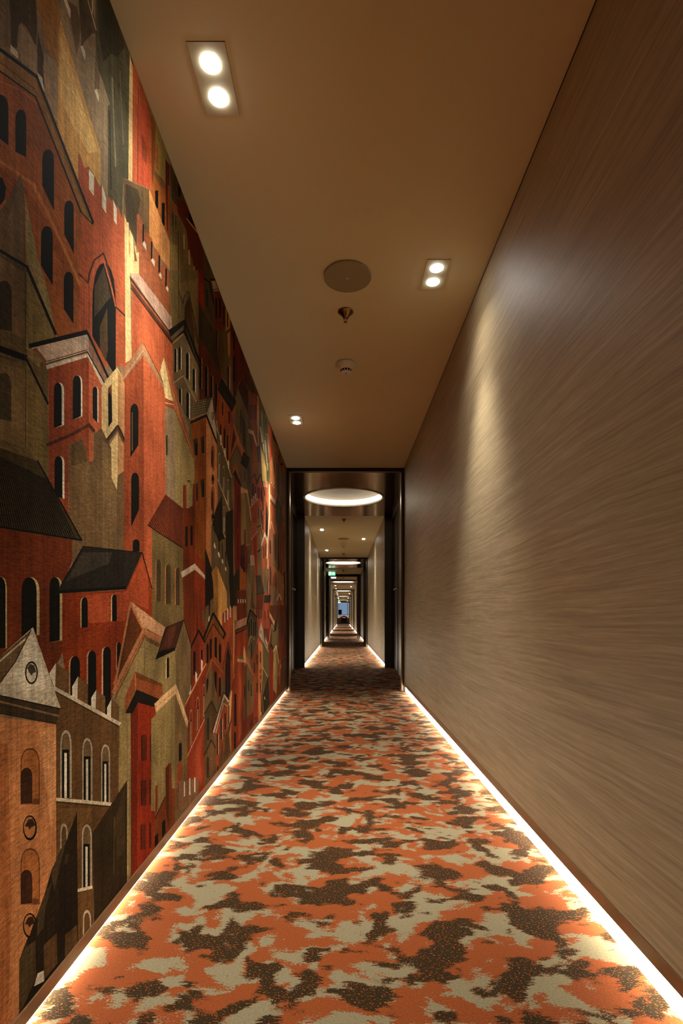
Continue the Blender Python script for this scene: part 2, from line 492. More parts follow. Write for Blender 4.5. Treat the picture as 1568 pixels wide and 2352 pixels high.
n_door = 0
for i, (y0, y1) in enumerate(zip(PORT, PEND)):
    cy = y0 + 1.245
    mc = struct(mesh_obj('ceiling', metal_ceiling(0.008, cy, 0.475, -AX - 0.02, BX + 0.02, y0, y1, H), M['bronze']), 'brushed bronze mirror ceiling inside the %s portal' % ORD[i])
    # cove light
    rl = thing('round_ceiling_light', (0.008, cy, H), 'large round recessed cove light in the bronze ceiling of the %s portal' % ORD[i], 'ceiling light', 'round cove lights in the portals')
    lathe('dome', [(0.0, 0.105), (0.30, 0.100), (0.42, 0.086), (0.452, 0.070)], M['dome'], rl, seg=96)
    lathe('light_ring', [(0.452, 0.070), (0.470, 0.052), (0.472, 0.022)], M['ring'], rl, seg=96)
    lathe('rim', [(0.472, 0.022), (0.462, 0.016), (0.462, -0.008), (0.486, -0.008), (0.486, -0.001)], M['cove'], rl, seg=96)
    if i == 0:
        for s, xw in ((-1, -AX), (1, BX)):
            struct(box('wall_left' if s < 0 else 'wall_right', min(xw, xw + s * 0.06), max(xw, xw + s * 0.06), y0, y1, 0, H, M['panel']), 'dark panelled alcove wall behind the %s' % ('mural' if s < 0 else 'veneer'))
        continue
    p = thing('door_portal', (0, y0, 0), 'dark bronze portal frame around the %s pair of facing doors along the corridor' % ORD[i], 'portal', 'dark portals along the corridor')
    for s, xw, xa in ((-1, -AL, -AX), (1, BR, BX)):
        def bx(name, xa_, xb_, ya, yb, za, zb, mat, bev=0.001, par=p):
            return box(name, min(xa_, xb_), max(xa_, xb_), ya, yb, za, zb, mat, par, bev)
        bx('shadow_gap', xw + s * 0.02, xw - s * 0.012, 0.0, 0.05, 0.0, H - 0.001, M['black'])
        bx('jamb', xw - s * 0.012, xw - s * 0.030, -0.004, 0.075, 0.0, H - 0.036, M['strip'], 0.003)
        bx('jamb_return', xw - s * 0.014, xw + s * 0.02, 0.052, 0.080, 0.0, H - 0.036, M['frame'], 0.001)
        bx('shoe', xw - s * 0.010, xw - s * 0.034, -0.010, 0.079, 0.0, 0.012, M['strip'], 0.002)
        bx('return_panel', xa + s * 0.01, xw - s * 0.0005, y1 - y0 - 0.012, y1 - y0 - 0.0005, 0.0, H - 0.0005, M['panel'])
        bx('corner_bead', xw - s * 0.0005, xw + s * 0.006, y1 - y0 - 0.0150, y1 - y0 - 0.0122, 0.0, H - 0.0005, M['strip'], 0.0)
        # side wall pieces round the door opening
        d0, d1 = 1.50, 2.32
        bx('side_panel', xa, xa + s * 0.05, 0.085, d0, 0.0, H - 0.0005, M['panel'])
        bx('side_panel', xa, xa + s * 0.05, d1, y1 - y0 - 0.013, 0.0, H - 0.0005, M['panel'])
        bx('side_panel', xa, xa + s * 0.05, d0 + 0.0005, d1 - 0.0005, H - 0.055, H - 0.0005, M['panel'])
        n_door += 1
        d = thing('door_%d' % n_door, (0, y0, 0), 'dark veneered bedroom door with bronze casing in the %s wall of the %s portal' % ('left' if s < 0 else 'right', ORD[i]), 'door')
        d['kind'] = 'structure'
        del d['category']
        bx('door_leaf', xa + s * 0.028, xa + s * 0.048, d0 + 0.016, d1 - 0.016, 0.004, H - 0.072, M['door'], 0.001, d)
        bx('casing', xa - s * 0.010, xa + s * 0.046, d0 + 0.0005, d0 + 0.015, 0.0, H - 0.056, M['strip'], 0.001, d)
        bx('casing', xa - s * 0.010, xa + s * 0.046, d1 - 0.015, d1 - 0.0005, 0.0, H - 0.056, M['frame'], 0.001, d)
        bx('casing', xa - s * 0.010, xa + s * 0.046, d0 + 0.0155, d1 - 0.0155, H - 0.071, H - 0.056, M['strip'], 0.001, d)
        lever('lever', d, s, d0 + 0.085, 1.075, xa + s * 0.028)
    box('header', -AL - 0.02, BR + 0.02, 0.0, 0.05, H - 0.0145, H - 0.0005, M['black'], p, 0.0005)
    box('header_strip', -AL + 0.012, BR - 0.012, -0.004, 0.050, H - 0.034, H - 0.015, M['frame'], p, 0.002)

# ------------------------------------------------------------------ ceiling fittings
def twin_downlight(x, y, label, group):
    t = thing('twin_downlight', (x, y, H), label, 'downlight', group)
    box('recess_gap', -0.0484, 0.0484, -0.0949, 0.0949, -0.0006, 0.0, M['black'], t)
    box('plate', -0.0478, 0.0478, -0.0943, 0.0943, -0.0016, -0.0007, M['plate'], t)
    for k in (-1, 1):
        ln = lathe('lens', [(0.0, -0.0078), (0.010, -0.0074), (0.019, -0.0060), (0.0255, -0.0034), (0.0275, -0.0017)], M['lens'], t, loc=(0.0, k * 0.0445, 0.0), seg=32)
        for nm, en, ang in (('downlight_beam', SPOT_W, SPOT_ANGLE), ('downlight_spill', SPILL_W, SPILL_ANGLE)):
            ld = bpy.data.lights.new(nm, 'SPOT')
            ld.energy = en
            ld.color = WARM
            ld.spot_size = math.radians(ang)
            ld.spot_blend = 1.0
            ld.shadow_soft_size = 0.02
            lo = bpy.data.objects.new(nm, ld)
            C.objects.link(lo)
            lo.parent = ln
            lo.location = (0, 0, -0.014)
    return t

DL0 = [(-0.344, 1.39), (0.386, 2.18), (-0.343, 3.79)]
for i, (y0, y1) in enumerate(SECT):
    pts = DL0 if i == 0 else ([(-0.349, 8.53), (0.378, 9.53), (-0.351, 11.16)] if i == 1 else [(-0.35, y0 + 1.1), (0.38, y0 + 2.0), (-0.35, y0 + 3.6)])
    if i == 2: pts = [(0.38, y0 + 2.9)]
    if i == 6: pts = [(-0.35, y0 + 1.1), (0.38, y0 + 2.0)]
    for k, (x, y) in enumerate(pts):
        if i == 0:
            lab = ['twin downlight in the cream ceiling above the mural, ahead of the speaker disc', 'twin downlight with visible square plate beside the round speaker, above the veneer wall',
                   'twin downlight above the mural, beyond the smoke detector and near the first portal'][k]
        elif i == 1:
            lab = ['twin downlight over the left veneer wall, just past the first portal', 'twin downlight over the right veneer wall past the first portal', 'twin downlight over the left veneer wall, before the second portal'][k]
        else:
            lab = 'small bright twin downlight over the %s wall %s%s' % ('left' if x < 0 else 'right', SECTION_PLACE[i], ', further of two' if (x < 0 and k > 0) else '')
        twin_downlight(x, y, lab, 'twin downlights in the corridor ceiling')

def speaker(x, y, label):
    t = thing('ceiling_speaker', (x, y, H), label, 'speaker', 'round ceiling speakers')
    lathe('rim', [(0.0, -0.001), (0.0985, -0.001), (0.1005, -0.003), (0.1005, -0.0075), (0.0985, -0.0085), (0.0965, -0.0080)], M['speaker'], t, seg=72)
    lathe('grille', [(0.0, -0.0100), (0.06, -0.0094), (0.0965, -0.0078)], M['speaker'], t, seg=72)
    bm = bmesh.new()
    b2 = bmesh.new(); bmesh.ops.create_cube(b2, size=1.0)
    for v in b2.verts:
        a = math.pi / 4
        vx, vy = v.co.x * 0.010, v.co.y * 0.010
        v.co = Vector((vx * math.cos(a) - vy * math.sin(a), vx * math.sin(a) + vy * math.cos(a), -0.0104 + v.co.z * 0.001))
    merge(bm, b2)
    mesh_obj('badge', bm, M['plate'], t)
    return t
speaker(0.019, 2.186, 'large round flat grey-brown ceiling speaker beside the twin downlight plate')
speaker(0.008, 9.50, 'round ceiling speaker beyond the first portal')

def sprinkler(x, y, label):
    t = thing('sprinkler', (x, y, H), label, 'sprinkler', 'brass ceiling sprinklers')
    lathe('escutcheon', [(0.0, -0.001), (0.0355, -0.001), (0.0365, -0.004), (0.0350, -0.0065), (0.029, -0.0085), (0.0255, -0.012), (0.021, -0.0195), (0.0145, -0.0265), (0.0125, -0.031), (0.0, -0.031)], M['brass'], t, seg=40)
    lathe('bulb', [(0.0, -0.031), (0.0022, -0.0325), (0.0024, -0.044), (0.0, -0.046)], M['glassbulb'], t, seg=12)
    bm = bmesh.new()
    for s in (-1, 1):
        add_tube(bm, [(s * 0.006, 0, -0.030), (s * 0.0085, 0, -0.037), (s * 0.0065, 0, -0.045), (s * 0.001, 0, -0.050)], 0.0016, 8)
    mesh_obj('frame_arms', bm, M['brass'], t)
    lathe('deflector', [(0.0, -0.0495), (0.0085, -0.0498), (0.0085, -0.0512), (0.0, -0.0530)], M['brass'], t, seg=24)
    return t
sprinkler(0.012, 2.44, 'antique brass sprinkler head between the round speaker and the smoke detector')
sprinkler(0.012, 7.60, 'brass sprinkler head just past the first bronze ceiling')
sprinkler(0.010, 11.72, 'brass sprinkler head just before the second portal')
sprinkler(0.010, 15.9, 'brass sprinkler head near the green exit sign')
sprinkler(0.010, 18.7, 'brass sprinkler head past the fire door frame')

def detector(x, y, label):
    t = thing('smoke_detector', (x, y, H), label, 'smoke detector', 'white smoke detectors')
    lathe('base', [(0.0, -0.001), (0.056, -0.001), (0.058, -0.004), (0.057, -0.014), (0.0505, -0.020), (0.043, -0.030), (0.035, -0.037), (0.0, -0.037)], M['white'], t, seg=48)
    lathe('vent_core', [(0.0, -0.036), (0.0325, -0.0372), (0.0290, -0.0485), (0.0, -0.0485)], M['black'], t, seg=40)
    for k in range(12):
        a = 2 * math.pi * (k + 0.5) / 12
        bm = bmesh.new()
        add_tube(bm, [(0.0345 * math.cos(a), 0.0345 * math.sin(a), -0.0362), (0.0295 * math.cos(a), 0.0295 * math.sin(a), -0.0500)], 0.0022, 6)
        mesh_obj('vent_rib', bm, M['white'], t)
    lathe('cap', [(0.0, -0.0480), (0.0305, -0.0482), (0.0300, -0.0505), (0.022, -0.0545), (0.012, -0.0555), (0.0, -0.0555)], M['white'], t, seg=40)
    lathe('indicator', [(0.0, -0.0580), (0.003, -0.0575), (0.0042, -0.0554)], M['black'], t, seg=12)
    return t
detector(0.017, 2.945, 'white dome smoke detector beyond the brass sprinkler')
detector(0.010, 10.30, 'white smoke detector past the first portal')
# ------------------------------------------------------------------ the painted mural (a flat print of a walled town)
# Shapes are read off the photograph in enlarged crops and carried onto the wall plane x = -AL.
CROPS = {'A': (0, 0, 3.92), 'B': (0, 550, 3.92), 'C': (0, 1100, 3.92), 'D': (0, 1650, 3.35), 'E': (280, 300, 5.6), 'F': (370, 640, 5.227),
         'G': (370, 1000, 5.227), 'H': (370, 1400, 5.227), 'I': (240, 1380, 6.533), 'J': (460, 850, 7.467), 'K': (460, 1140, 7.467), 'L': (460, 1430, 7.467)}
COL = dict(brick=(176, 84, 52), brickd=(146, 64, 38), red=(136, 46, 22), redd=(108, 40, 18), mar=(92, 30, 20), orb=(158, 88, 42), ora=(190, 122, 72), tan=(142, 117, 86), tand=(110, 86, 56),
           olv=(112, 92, 54), olvd=(78, 62, 36), kha=(146, 124, 78), crm=(226, 192, 132), gld=(206, 158, 88), gldd=(160, 112, 50), wht=(224, 212, 188), blk=(20, 17, 13), dbr=(58, 40, 24), gry=(178, 164, 140), pnk=(198, 150, 116), peach=(208, 154, 112), grn=(86, 80, 56))
SHAPES = []          # (polygon on the wall as [(y, z)], colour)
cr = [0, 0, 1]
def crop(k): cr[:] = CROPS[k]
def to_wall(px, py):
    px = cr[0] + px / cr[2]; py = cr[1] + py / cr[2]
    d = F_PX * AL / (VX - px)
    return (d, EYE + (VY - py) * d / F_PX)
def col(c):
    c = COL[c] if isinstance(c, str) else c
    R_, G_, B_ = c
    if R_ > 1.7 * G_:                      # the reds are earthy, never crimson
        G_ = G_ + 0.22 * (R_ / 1.7 - G_)
        B_ = min(B_, G_ * 0.62)
    return (R_, G_, B_)
def pts_of(t):
    v = [float(q) for q in t.replace(',', ' ').split()]
    return list(zip(v[0::2], v[1::2]))
def raw(c, pts): SHAPES.append(([to_wall(*q) for q in pts], col(c)))
def p(c, t): raw(c, pts_of(t))
def s(c, wd, t):
    q = pts_of(t)
    for (x0, y0), (x1, y1) in zip(q[:-1], q[1:]):
        l = math.hypot(x1 - x0, y1 - y0) or 1.0
        ux, uy = (x1 - x0) / l, (y1 - y0) / l
        hx, hy = -uy * wd / 2, ux * wd / 2
        ex, ey = ux * wd * 0.3, uy * wd * 0.3
        raw(c, [(x0 - ex + hx, y0 - ey + hy), (x1 + ex + hx, y1 + ey + hy), (x1 + ex - hx, y1 + ey - hy), (x0 - ex - hx, y0 - ey - hy)])
def arch(xl, xr, ya, ys, bl, br, ax=None):
    ax = (xl + xr) / 2 if ax is None else ax
    L_, R_ = [], []
    for k in range(5):
        t = math.radians(90 * k / 5.0)
        u, v = math.cos(t) ** 0.9, math.sin(t) ** 0.85
        L_.append((ax - (ax - xl) * u, ys - (ys - ya) * v)); R_.append((ax + (xr - ax) * u, ys - (ys - ya) * v))
    return [(xl, bl)] + L_ + [(ax, ya)] + R_[::-1] + [(xr, br)]
def w(c, xl, xr, ya, bl, br=None, side=None, sc_='crm', left=None, spring=None):
    """arched window; side = far edge of a pale reveal on its right, left = on its left"""
    br = bl if br is None else br
    ys = ya + min((xr - xl) * 1.0, (bl - ya) * 0.4) if spring is None else spring
    if side: raw(sc_, arch(xl, side, ya, ys, bl, br))
    if left: raw(sc_, arch(left, xr, ya, ys, bl, br))
    raw(c, arch(xl, xr, ya, ys, bl, br))
def r(c, xl, xr, ya, yb): raw(c, [(xl, ya), (xr, ya), (xr, yb), (xl, yb)])
def ell(cx, cy, rx, ry, n=18): return [(cx + rx * math.cos(2 * math.pi * k / n), cy + ry * math.sin(2 * math.pi * k / n)) for k in range(n)]
def ring(c, ci, cx, cy, rx, ry, wd):
    raw(c, ell(cx, cy, rx, ry)); raw(ci, ell(cx, cy, rx - wd * 0.8, ry - wd))
def gothic(xl, xr, ya, yb, yin, oc='gry'):
    wd = (xr - xl)
    raw(oc, arch(xl, xr, ya, ya + wd * 1.4, yb, yb)); raw('tand', arch(xl + wd * .12, xr - wd * .12, ya + wd * .25, ya + wd * 1.5, yb, yb))
    r('blk', xl + wd * .15, xr - wd * .22, yin, yb); r('wht', xl + wd * .36, xr - wd * .42, yin + wd * .3, yb)
def hatch(c, wd, a0, a1, b0, b1, n):
    for k in range(n):
        t = (k + 0.5) / n
        x0, y0 = a0[0] + (a1[0] - a0[0]) * t, a0[1] + (a1[1] - a0[1]) * t
        x1, y1 = b0[0] + (b1[0] - b0[0]) * t, b0[1] + (b1[1] - b0[1]) * t
        s(c, wd, '%f,%f %f,%f' % (x0, y0, x1, y1))

# --- upper left
crop('A')
p('tan', '-900,-300 1700,-300 1700,6200 -900,9500')
p((120, 100, 74), '-400,-200 70,-200 95,150 100,430 0,420 -400,200')
p(( 78, 62, 40), '70,-200 310,-200 335,180 325,420 240,250 195,200 165,230 155,430 100,430 95,150')
p((152, 128, 96), '190,210 330,420 330,680 170,520 165,430 190,300')
p('gldd', '320,-200 480,-200 530,110 530,560 470,520 430,440 400,380 380,200 345,120')
p('olvd', '340,280 385,480 405,560 400,800 375,690 335,640 335,450')
p((160, 134, 104), '400,480 520,560 520,1080 500,1090 410,840 385,600')
p((150, 128, 96), '530,-200 700,-200 750,180 720,420 760,380 800,310 830,320 860,480 860,620 890,700 915,700 990,940 970,950 970,1760 900,1640 900,1360 545,180')
p((92, 76, 52), '690,-200 790,-200 860,250 860,300 830,300 760,380 735,420 720,170')
p((110, 90, 62), '600,0 690,60 720,180 715,380 690,500')
p('grn', '860,-300 985,-300 1300,700 1195,700 1160,1000 1155,1620 1110,1600 1100,1960 1040,1850 970,1760 970,950 990,940 915,700 870,600 860,300')
p((62, 56, 38), '870,-200 960,-200 1120,420 1060,520 1000,480 930,560 890,300')
s((132, 120, 86), 14, '1010,700 1040,1500')
s((120, 108, 76), 10, '1080,640 1110,1300')
s((60, 52, 36), 16, '985,1000 1000,1700')
p((118, 96, 70), '860,480 895,700 895,800 850,800')
s((190, 172, 140), 8, '790,0 865,270')
s((190, 172, 140), 8, '835,0 830,120')
p('wht', '575,0 600,0 635,90 635,165 610,110')
p('wht', '725,420 745,410 770,480 765,550')
p('wht', '850,815 870,800 890,860 888,920')
p('wht', '95,400 160,470 165,530 95,470')
p('wht', '335,655 380,700 402,830 370,790')
p('gld', '545,180 905,1360 905,1690 850,1580 800,1500 760,1510 715,1370 705,1640 520,1150 525,300')
p((224, 184, 112), '545,300 760,1000 880,1360 800,1380 640,1100 540,900')
s((150, 104, 50), 6, '535,180 528,600')
p('crm', '1168,480 1200,640 1190,1635 1155,1620 1160,1000')
# red tower behind
p('brick', '1195,560 1270,700 1345,950 1358,1300 1368,1710 1190,1635')
p((178, 70, 58), '1250,900 1350,1000 1365,1700 1240,1650')
s((110, 40, 24), 5, '1245,800 1238,1640')
p((136, 62, 40), '1275,1200 1320,1320 1320,1500 1280,1400')
crop('E')
p('orb', '355,-200 440,-200 425,300 420,500 560,700 640,1000 620,1440 350,750 380,730 360,300')
p((130, 70, 34), '380,-200 430,0 420,500 410,560 400,700 380,600')
p((120, 84, 44), '420,510 555,660 565,760 480,700 410,560')
p((148, 122, 62), '435,-100 560,250 560,660 470,560 430,480')
p('orb', '430,150 465,220 470,520 430,490')
r('blk', 428, 466, 770, 1000); r('blk', 512, 550, 930, 1220)
p('mar', '558,360 620,460 640,640 620,1430 575,1260 560,740')
p((150, 60, 28), '590,700 625,720 620,1430 590,1330')
p('olv', '610,420 740,690 840,960 840,1200 990,1700 980,2400 610,2400 612,1440')
p('olvd', '620,420 740,690 840,960 830,1130 770,1000 700,1080 640,900 625,640')
p((128, 104, 60), '625,1450 720,1480 720,2400 620,2400')
s('dbr', 8, '725,1300 722,2400'); s('dbr', 12, '650,1040 655,1220'); s('dbr', 12, '692,1060 695,1260')
p((140, 78, 34), '640,880 720,1000 720,1120 640,1040')
p('mar', '708,880 775,900 840,960 880,1060 960,1290 1050,1560 1055,2320 985,2200 980,1900 940,1850 900,1650 850,1500 832,1300 720,1050')
p('red', '960,1850 1050,1780 1055,2320 985,2190')
p('blk', '722,680 760,740 750,870 722,840')
p('blk', '850,1040 885,1080 940,1240 865,1160')
s('gld', 12, '830,1130 970,1310')
for xx, ya, yb in ((797, 1350, 1520), (863, 1540, 1720), (928, 1750, 1910)): s((200, 160, 100), 13, '%d,%d %d,%d' % (xx, ya, xx + 2, yb))
p((84, 64, 34), '1045,1560 1200,1880 1250,2080 1180,2260 1140,1950 1045,1850')
s('blk', 22, '1045,1850 1130,1960 1190,2280')
# brown block with crenels and the lit orange wall
p('tand', '20,620 350,760 350,1340 300,1320 270,1200 215,1070 190,1080 190,1500 150,1380 80,1250 60,1180 20,1070')
p((72, 60, 40), '45,680 200,760 240,900 205,1080 190,1090 190,1480 110,1260 60,1170 40,900')
p((204, 138, 80), '350,750 615,1440 615,1800 570,1720 500,1640 420,1500 350,1350')
p((160, 90, 58), '190,1080 215,1065 270,1200 300,1320 322,1305 390,1400 395,1640 420,1520 450,1530 490,1600 500,1800 520,1680 575,1760 612,1830 615,2400 560,2345 220,1840 215,1570 190,1520')
for q in ((275, 1210, 1430), (383, 1430, 1640), (480, 1610, 1820), (568, 1780, 2000)): s('blk', 18, '%d,%d %d,%d' % (q[0], q[1], q[0] - 3, q[2]))
p('wht', '285,1415 310,1465 314,1545 262,1460'); p('wht', '395,1640 422,1680 420,1755 374,1670'); p('wht', '492,1820 510,1860 508,1912 476,1860'); p('wht', '580,1995 597,2030 594,2082 564,2030')

# --- big brick church and the orange gable
crop('A')
p('brick', '705,1370 760,1510 800,1500 800,1700 845,1760 850,1580 890,1690 915,1660 920,1860 955,1920 965,1760 1000,1815 1020,1790 1030,1990 1048,2020 1055,1850 1100,1960 1120,1920 1135,2000 1130,3300 700,3300')
p('wht', '800,1520 845,1580 845,1765 800,1700'); p('wht', '918,1660 955,1780 955,1920 918,1860'); p('wht', '1020,1800 1050,1880 1050,2025 1025,1985')
p('orb', '-900,100 0,640 320,880 740,1900 720,2420 710,3010 490,3030 400,2600 300,2500 -900,2800')
p((142, 76, 34), '-900,1350 0,1500 240,1700 560,2200 720,2500 715,2700 520,2300 330,2050 0,1750 -900,1700')
s((186, 116, 62), 26, '0,1450 300,1660 560,2200 720,2560')
s((186, 110, 62), 14, '0,730 180,810 330,930')
p((156, 110, 54), '-900,-110 0,480 330,715 840,1990 825,2025 730,1920 320,850 0,625 -900,120')
s('blk', 30, '-900,-140 0,445 330,690'); s('blk', 22, '330,690 838,2005'); s('blk', 14, '-900,60 0,640 320,870 730,1910'); s('blk', 10, '730,1910 835,2020'); s((84, 62, 34), 8, '0,560 310,800'); s((110, 70, 34), 6, '335,760 800,1960')
w('blk', -90, 76, 850, 1180, 1310); w('blk', 138, 236, 985, 1365, 1415); w('blk', 380, 486, 1345, 1670, 1900); w('blk', 578, 664, 1805, 2110, 2285); w('blk', 368, 475, 2035, 2390, 2570)
p('blk', '-200,1580 20,1600 55,1690 40,1800 -10,1860 -200,1860')
p((104, 84, 56), '185,1560 100,1750 0,1900 -900,2500 -900,3200 235,2700 215,1700')
p((150, 132, 86), '188,1570 220,1720 240,2420 500,3020 440,2660 335,2300')
p((118, 96, 68), '60,2000 160,1700 210,1800 220,2352 60,2300')
crop('B')
w('blk', 574, 661, 290, 625, 760)
p((98, 80, 48), '-900,-200 0,90 240,250 500,850 490,930 440,980 430,1500 445,2200 0,2000 -900,1900')
p((130, 110, 66), '240,280 495,860 440,960 350,1150 250,1060 235,960')
p((112, 92, 52), '240,1100 430,1480 440,2150 340,2000 240,1900')
p((120, 94, 62), '0,160 220,300 225,900 0,800'); p((112, 90, 58), '0,1110 225,1180 225,1880 0,1800')
w(( 58, 48, 32), -30, 105, 370, 800, 830); w((62, 52, 34), -30, 102, 1200, 1610, 1640)
s('blk', 26, '-900,-250 0,100 240,245'); s('blk', 26, '240,240 500,850'); s((90, 74, 46), 10, '0,140 230,275')
s('blk', 56, '-900,800 0,985 225,1065'); s('blk', 20, '240,1080 432,1480'); s((86, 70, 44), 26, '0,1050 230,1120'); s('dbr', 5, '230,300 230,1880')
# gothic arch of the church
w('blk', 830, 1042, 210, 870, 1240, spring=620)
p((72, 58, 38), '850,420 935,240 1000,520 960,560 900,640 850,700'); p((86, 64, 38), '900,780 965,620 970,1000 950,1100 900,980')
s((70, 42, 26), 15, '710,310 795,390 802,310 850,185 930,125 955,190 1045,610 1128,690'); s((120, 62, 36), 10, '735,340 790,380'); s('dbr', 8, '1060,630 1120,680')
s((196, 96, 62), 12, '810,420 850,260 930,175 1000,420 1040,600')
s((110, 52, 30), 6, '800,400 800,800')
# cream corner pier
crop('A')
p('crm', '1120,1925 1140,2000 1158,2005 1162,2180 1170,2070 1195,2125 1202,2210 1218,2215 1228,2280 1250,2270 1250,2470 1170,2470 1185,3240 1130,3280')
p((184, 120, 76), '1160,2120 1172,2200 1170,2330 1160,2280')
p((130, 84, 50), '1200,2190 1212,2230 1235,2352 1210,2352')
crop('B')
# sloping pink ledge with brown mouldings, red wall beneath
p('brick', '1185,420 1600,950 1600,1500 1480,1070 1430,1230 1290,940 1120,1230 1130,1110 1185,1080')
p((194, 156, 132), '1165,305 1250,310 1620,800 1540,850')
p((92, 48, 30), '1165,325 1545,850 1570,960 1180,430')
s((150, 84, 56), 14, '1180,385 1550,880'); s((50, 28, 20), 10, '1180,440 1560,950'); s((50, 28, 20), 8, '1175,350 1540,850')
# brick tower with gabled top
p('brickd', '1112,1270 1290,1040 1302,3600 1110,3600'); p((182, 86, 54), '1290,1040 1490,1370 1490,2352 1500,2550 1370,2700 1370,3420 1300,3300')
p((164, 116, 82), '1098,1190 1285,925 1492,1345 1485,1372 1290,1000 1110,1275'); s((196, 148, 110), 8, '1105,1260 1288,1000'); s((96, 60, 36), 6, '1290,930 1492,1340')
w('blk', 1174, 1246, 1480, 1960, 1850); w('blk', 1180, 1251, 2100, 2590, 2430); w('blk', 1194, 1256, 2700, 2810)
s((110, 78, 46), 8, '1190,1560 1190,1900')
# small brick house with the pale roof slab
p('brickd', '435,1165 785,1050 930,1300 915,1705 840,1740 840,1990 790,2005 620,1850 615,2352 622,2520 540,2420 440,2150')
p((188, 92, 60), '800,1070 930,1310 915,1700 850,1740 800,1640'); p((190, 96, 64), '800,1690 840,1740 840,1990 800,2000')
p((196, 170, 148), '270,960 790,830 805,860 975,1250 930,1310 790,1020 410,1130'); p((130, 84, 60), '285,985 330,975 420,1090 410,1130'); s((120, 74, 52), 10, '400,1105 780,995')
p((150, 108, 84), '795,860 815,890 970,1240 935,1290 800,1010')
s('blk', 42, '272,958 775,835'); s('blk', 20, '785,835 972,1240'); s('blk', 10, '410,1122 787,1012 940,1290')
p((206, 190, 164), '415,1135 790,1028 935,1298 920,1318 790,1058 425,1168')
w('blk', 485, 556, 1290, 1700, 1672, side=577, sc_='wht'); w('blk', 655, 728, 1225, 1625, 1592, side=742, sc_='wht'); w('blk', 834, 876, 1325, 1605, 1650, side=886, sc_='wht'); w('blk', 490, 562, 1950, 2300, 2335, side=580, sc_='wht')
s((84, 44, 36), 30, '425,1850 640,1760 800,1670 845,1725')
p((112, 86, 54), '618,1845 740,1790 780,1890 795,2005 845,1990 845,1745 925,1700 970,1790 1000,1880 1005,2150 1050,2250 1055,2120 1112,2090 1116,3020 1080,3060 650,3060 650,2700 620,2500')
p((128, 100, 64), '920,1800 1000,1900 1005,2150 1050,2260 1055,3020 925,3000'); p((92, 70, 42), '640,1850 735,1800 770,1890 785,2005 640,2040')
# cream turret
p('crm', '915,1330 970,1250 1055,1150 1112,1260 1120,1300 1117,1830 1060,1665 962,1805 915,1700'); p((190, 138, 90), '1060,1170 1115,1265 1117,1830 1060,1665')
p((120, 66, 36), '970,1345 1005,1300 1010,1640 975,1690'); p('blk', '985,1370 1006,1420 1010,1640 975,1690 975,1400')
p('crm', '988,1845 1060,1740 1060,2125 1052,2255 1005,2150 1000,1880'); p((190, 138, 90), '1060,1740 1117,1850 1112,2090 1058,2125')
s((96, 62, 36), 34, '962,1815 1060,1690 1117,1815'); s('blk', 8, '965,1800 1060,1672 1118,1800')
# cream spire on the right
p('crm', '1475,1060 1440,1190 1490,1370 1490,1440 1565,1455 1515,1250')
# tiled dark roof
crop('C')
p((104, 42, 22), '-900,200 0,380 650,500 652,740 562,960 562,1560 500,1700 430,1760 300,1330 0,1600 -900,2400')
p((62, 50, 30), '-900,-480 0,-280 340,-160 480,90 735,552 650,545 0,432 -900,270')
hatch('blk', 9, (-260, -330), (430, 10), (-190, 400), (690, 545), 40)
s('blk', 14, '340,-160 735,552'); s('blk', 16, '-400,360 0,432 735,552')
for a_, b_, c_, ya, yb in ((-60, 50, 62, 880, 1540), (194, 330, 356, 885, 1420), (445, 538, 560, 885, 1470)): w('blk', a_, b_, ya, yb, yb - 15, side=c_, sc_=(190, 166, 116))
# red house under the black roof
p('red', '560,1030 1135,1000 1280,680 1370,990 1370,1260 1180,1100 1040,1760 1010,1960 970,2130 620,1940 560,1560'); p((164, 66, 40), '760,1050 1140,1010 1280,690 1330,860 1340,1180 1170,1110 1130,1280 800,1300')
p((40, 35, 28), '750,605 1280,665 1135,995 500,1035 545,960'); p((64, 56, 44), '740,660 1010,660 980,760 640,900 600,920'); s('blk', 26, '510,1015 1130,980'); s('blk', 10, '750,607 545,965'); s('blk', 9, '1280,668 1368,990'); s('blk', 8, '752,608 1280,664')
w('blk', 733, 789, 1065, 1338, left=724); w('blk', 1008, 1051, 1040, 1282, left=999)
for a_, b_, l_, ya, yb in ((632, 720, 620, 1595, 1960), (792, 866, 780, 1545, 2060), (928, 998, 914, 1510, 2120), (1052, 1090, 1044, 1470, 1720)): w('blk', a_, b_, ya, yb, yb + 20, left=l_, sc_=(206, 146, 110))
crop('G')
# tiled red roof and olive wall
p('tan', '55,-60 175,-60 182,800 55,730'); p('kha', '172,-60 300,-60 395,280 392,830 270,900 175,790')
p((64, 54, 36), '55,0 80,0 80,240 60,240'); p((58, 50, 34), '210,70 240,120 242,345 212,320'); p((120, 100, 62), '240,130 270,180 262,390 242,345'); p((58, 50, 34), '310,310 340,370 342,570 312,545'); p((122, 102, 62), '342,380 365,430 362,640 342,570')
p('olv', '-107,1080 265,1340 275,2250 60,2300 -107,2200')
p((122, 52, 30), '-160,1069 52,709 275,885 268,1352 -20,1170'); hatch((50, 24, 16), 7, (52, 715), (272, 890), (-155, 1065), (262, 1345), 22); s((40, 22, 16), 14, '-160,1075 -20,1175 266,1355')
w((74, 58, 34), -58, -6, 1489, 1995, left=-66, sc_='ora'); w((74, 56, 34), 56, 116, 1545, 2025, left=46, sc_='ora'); w((74, 54, 34), 176, 222, 1585, 2040, left=164, sc_='ora')
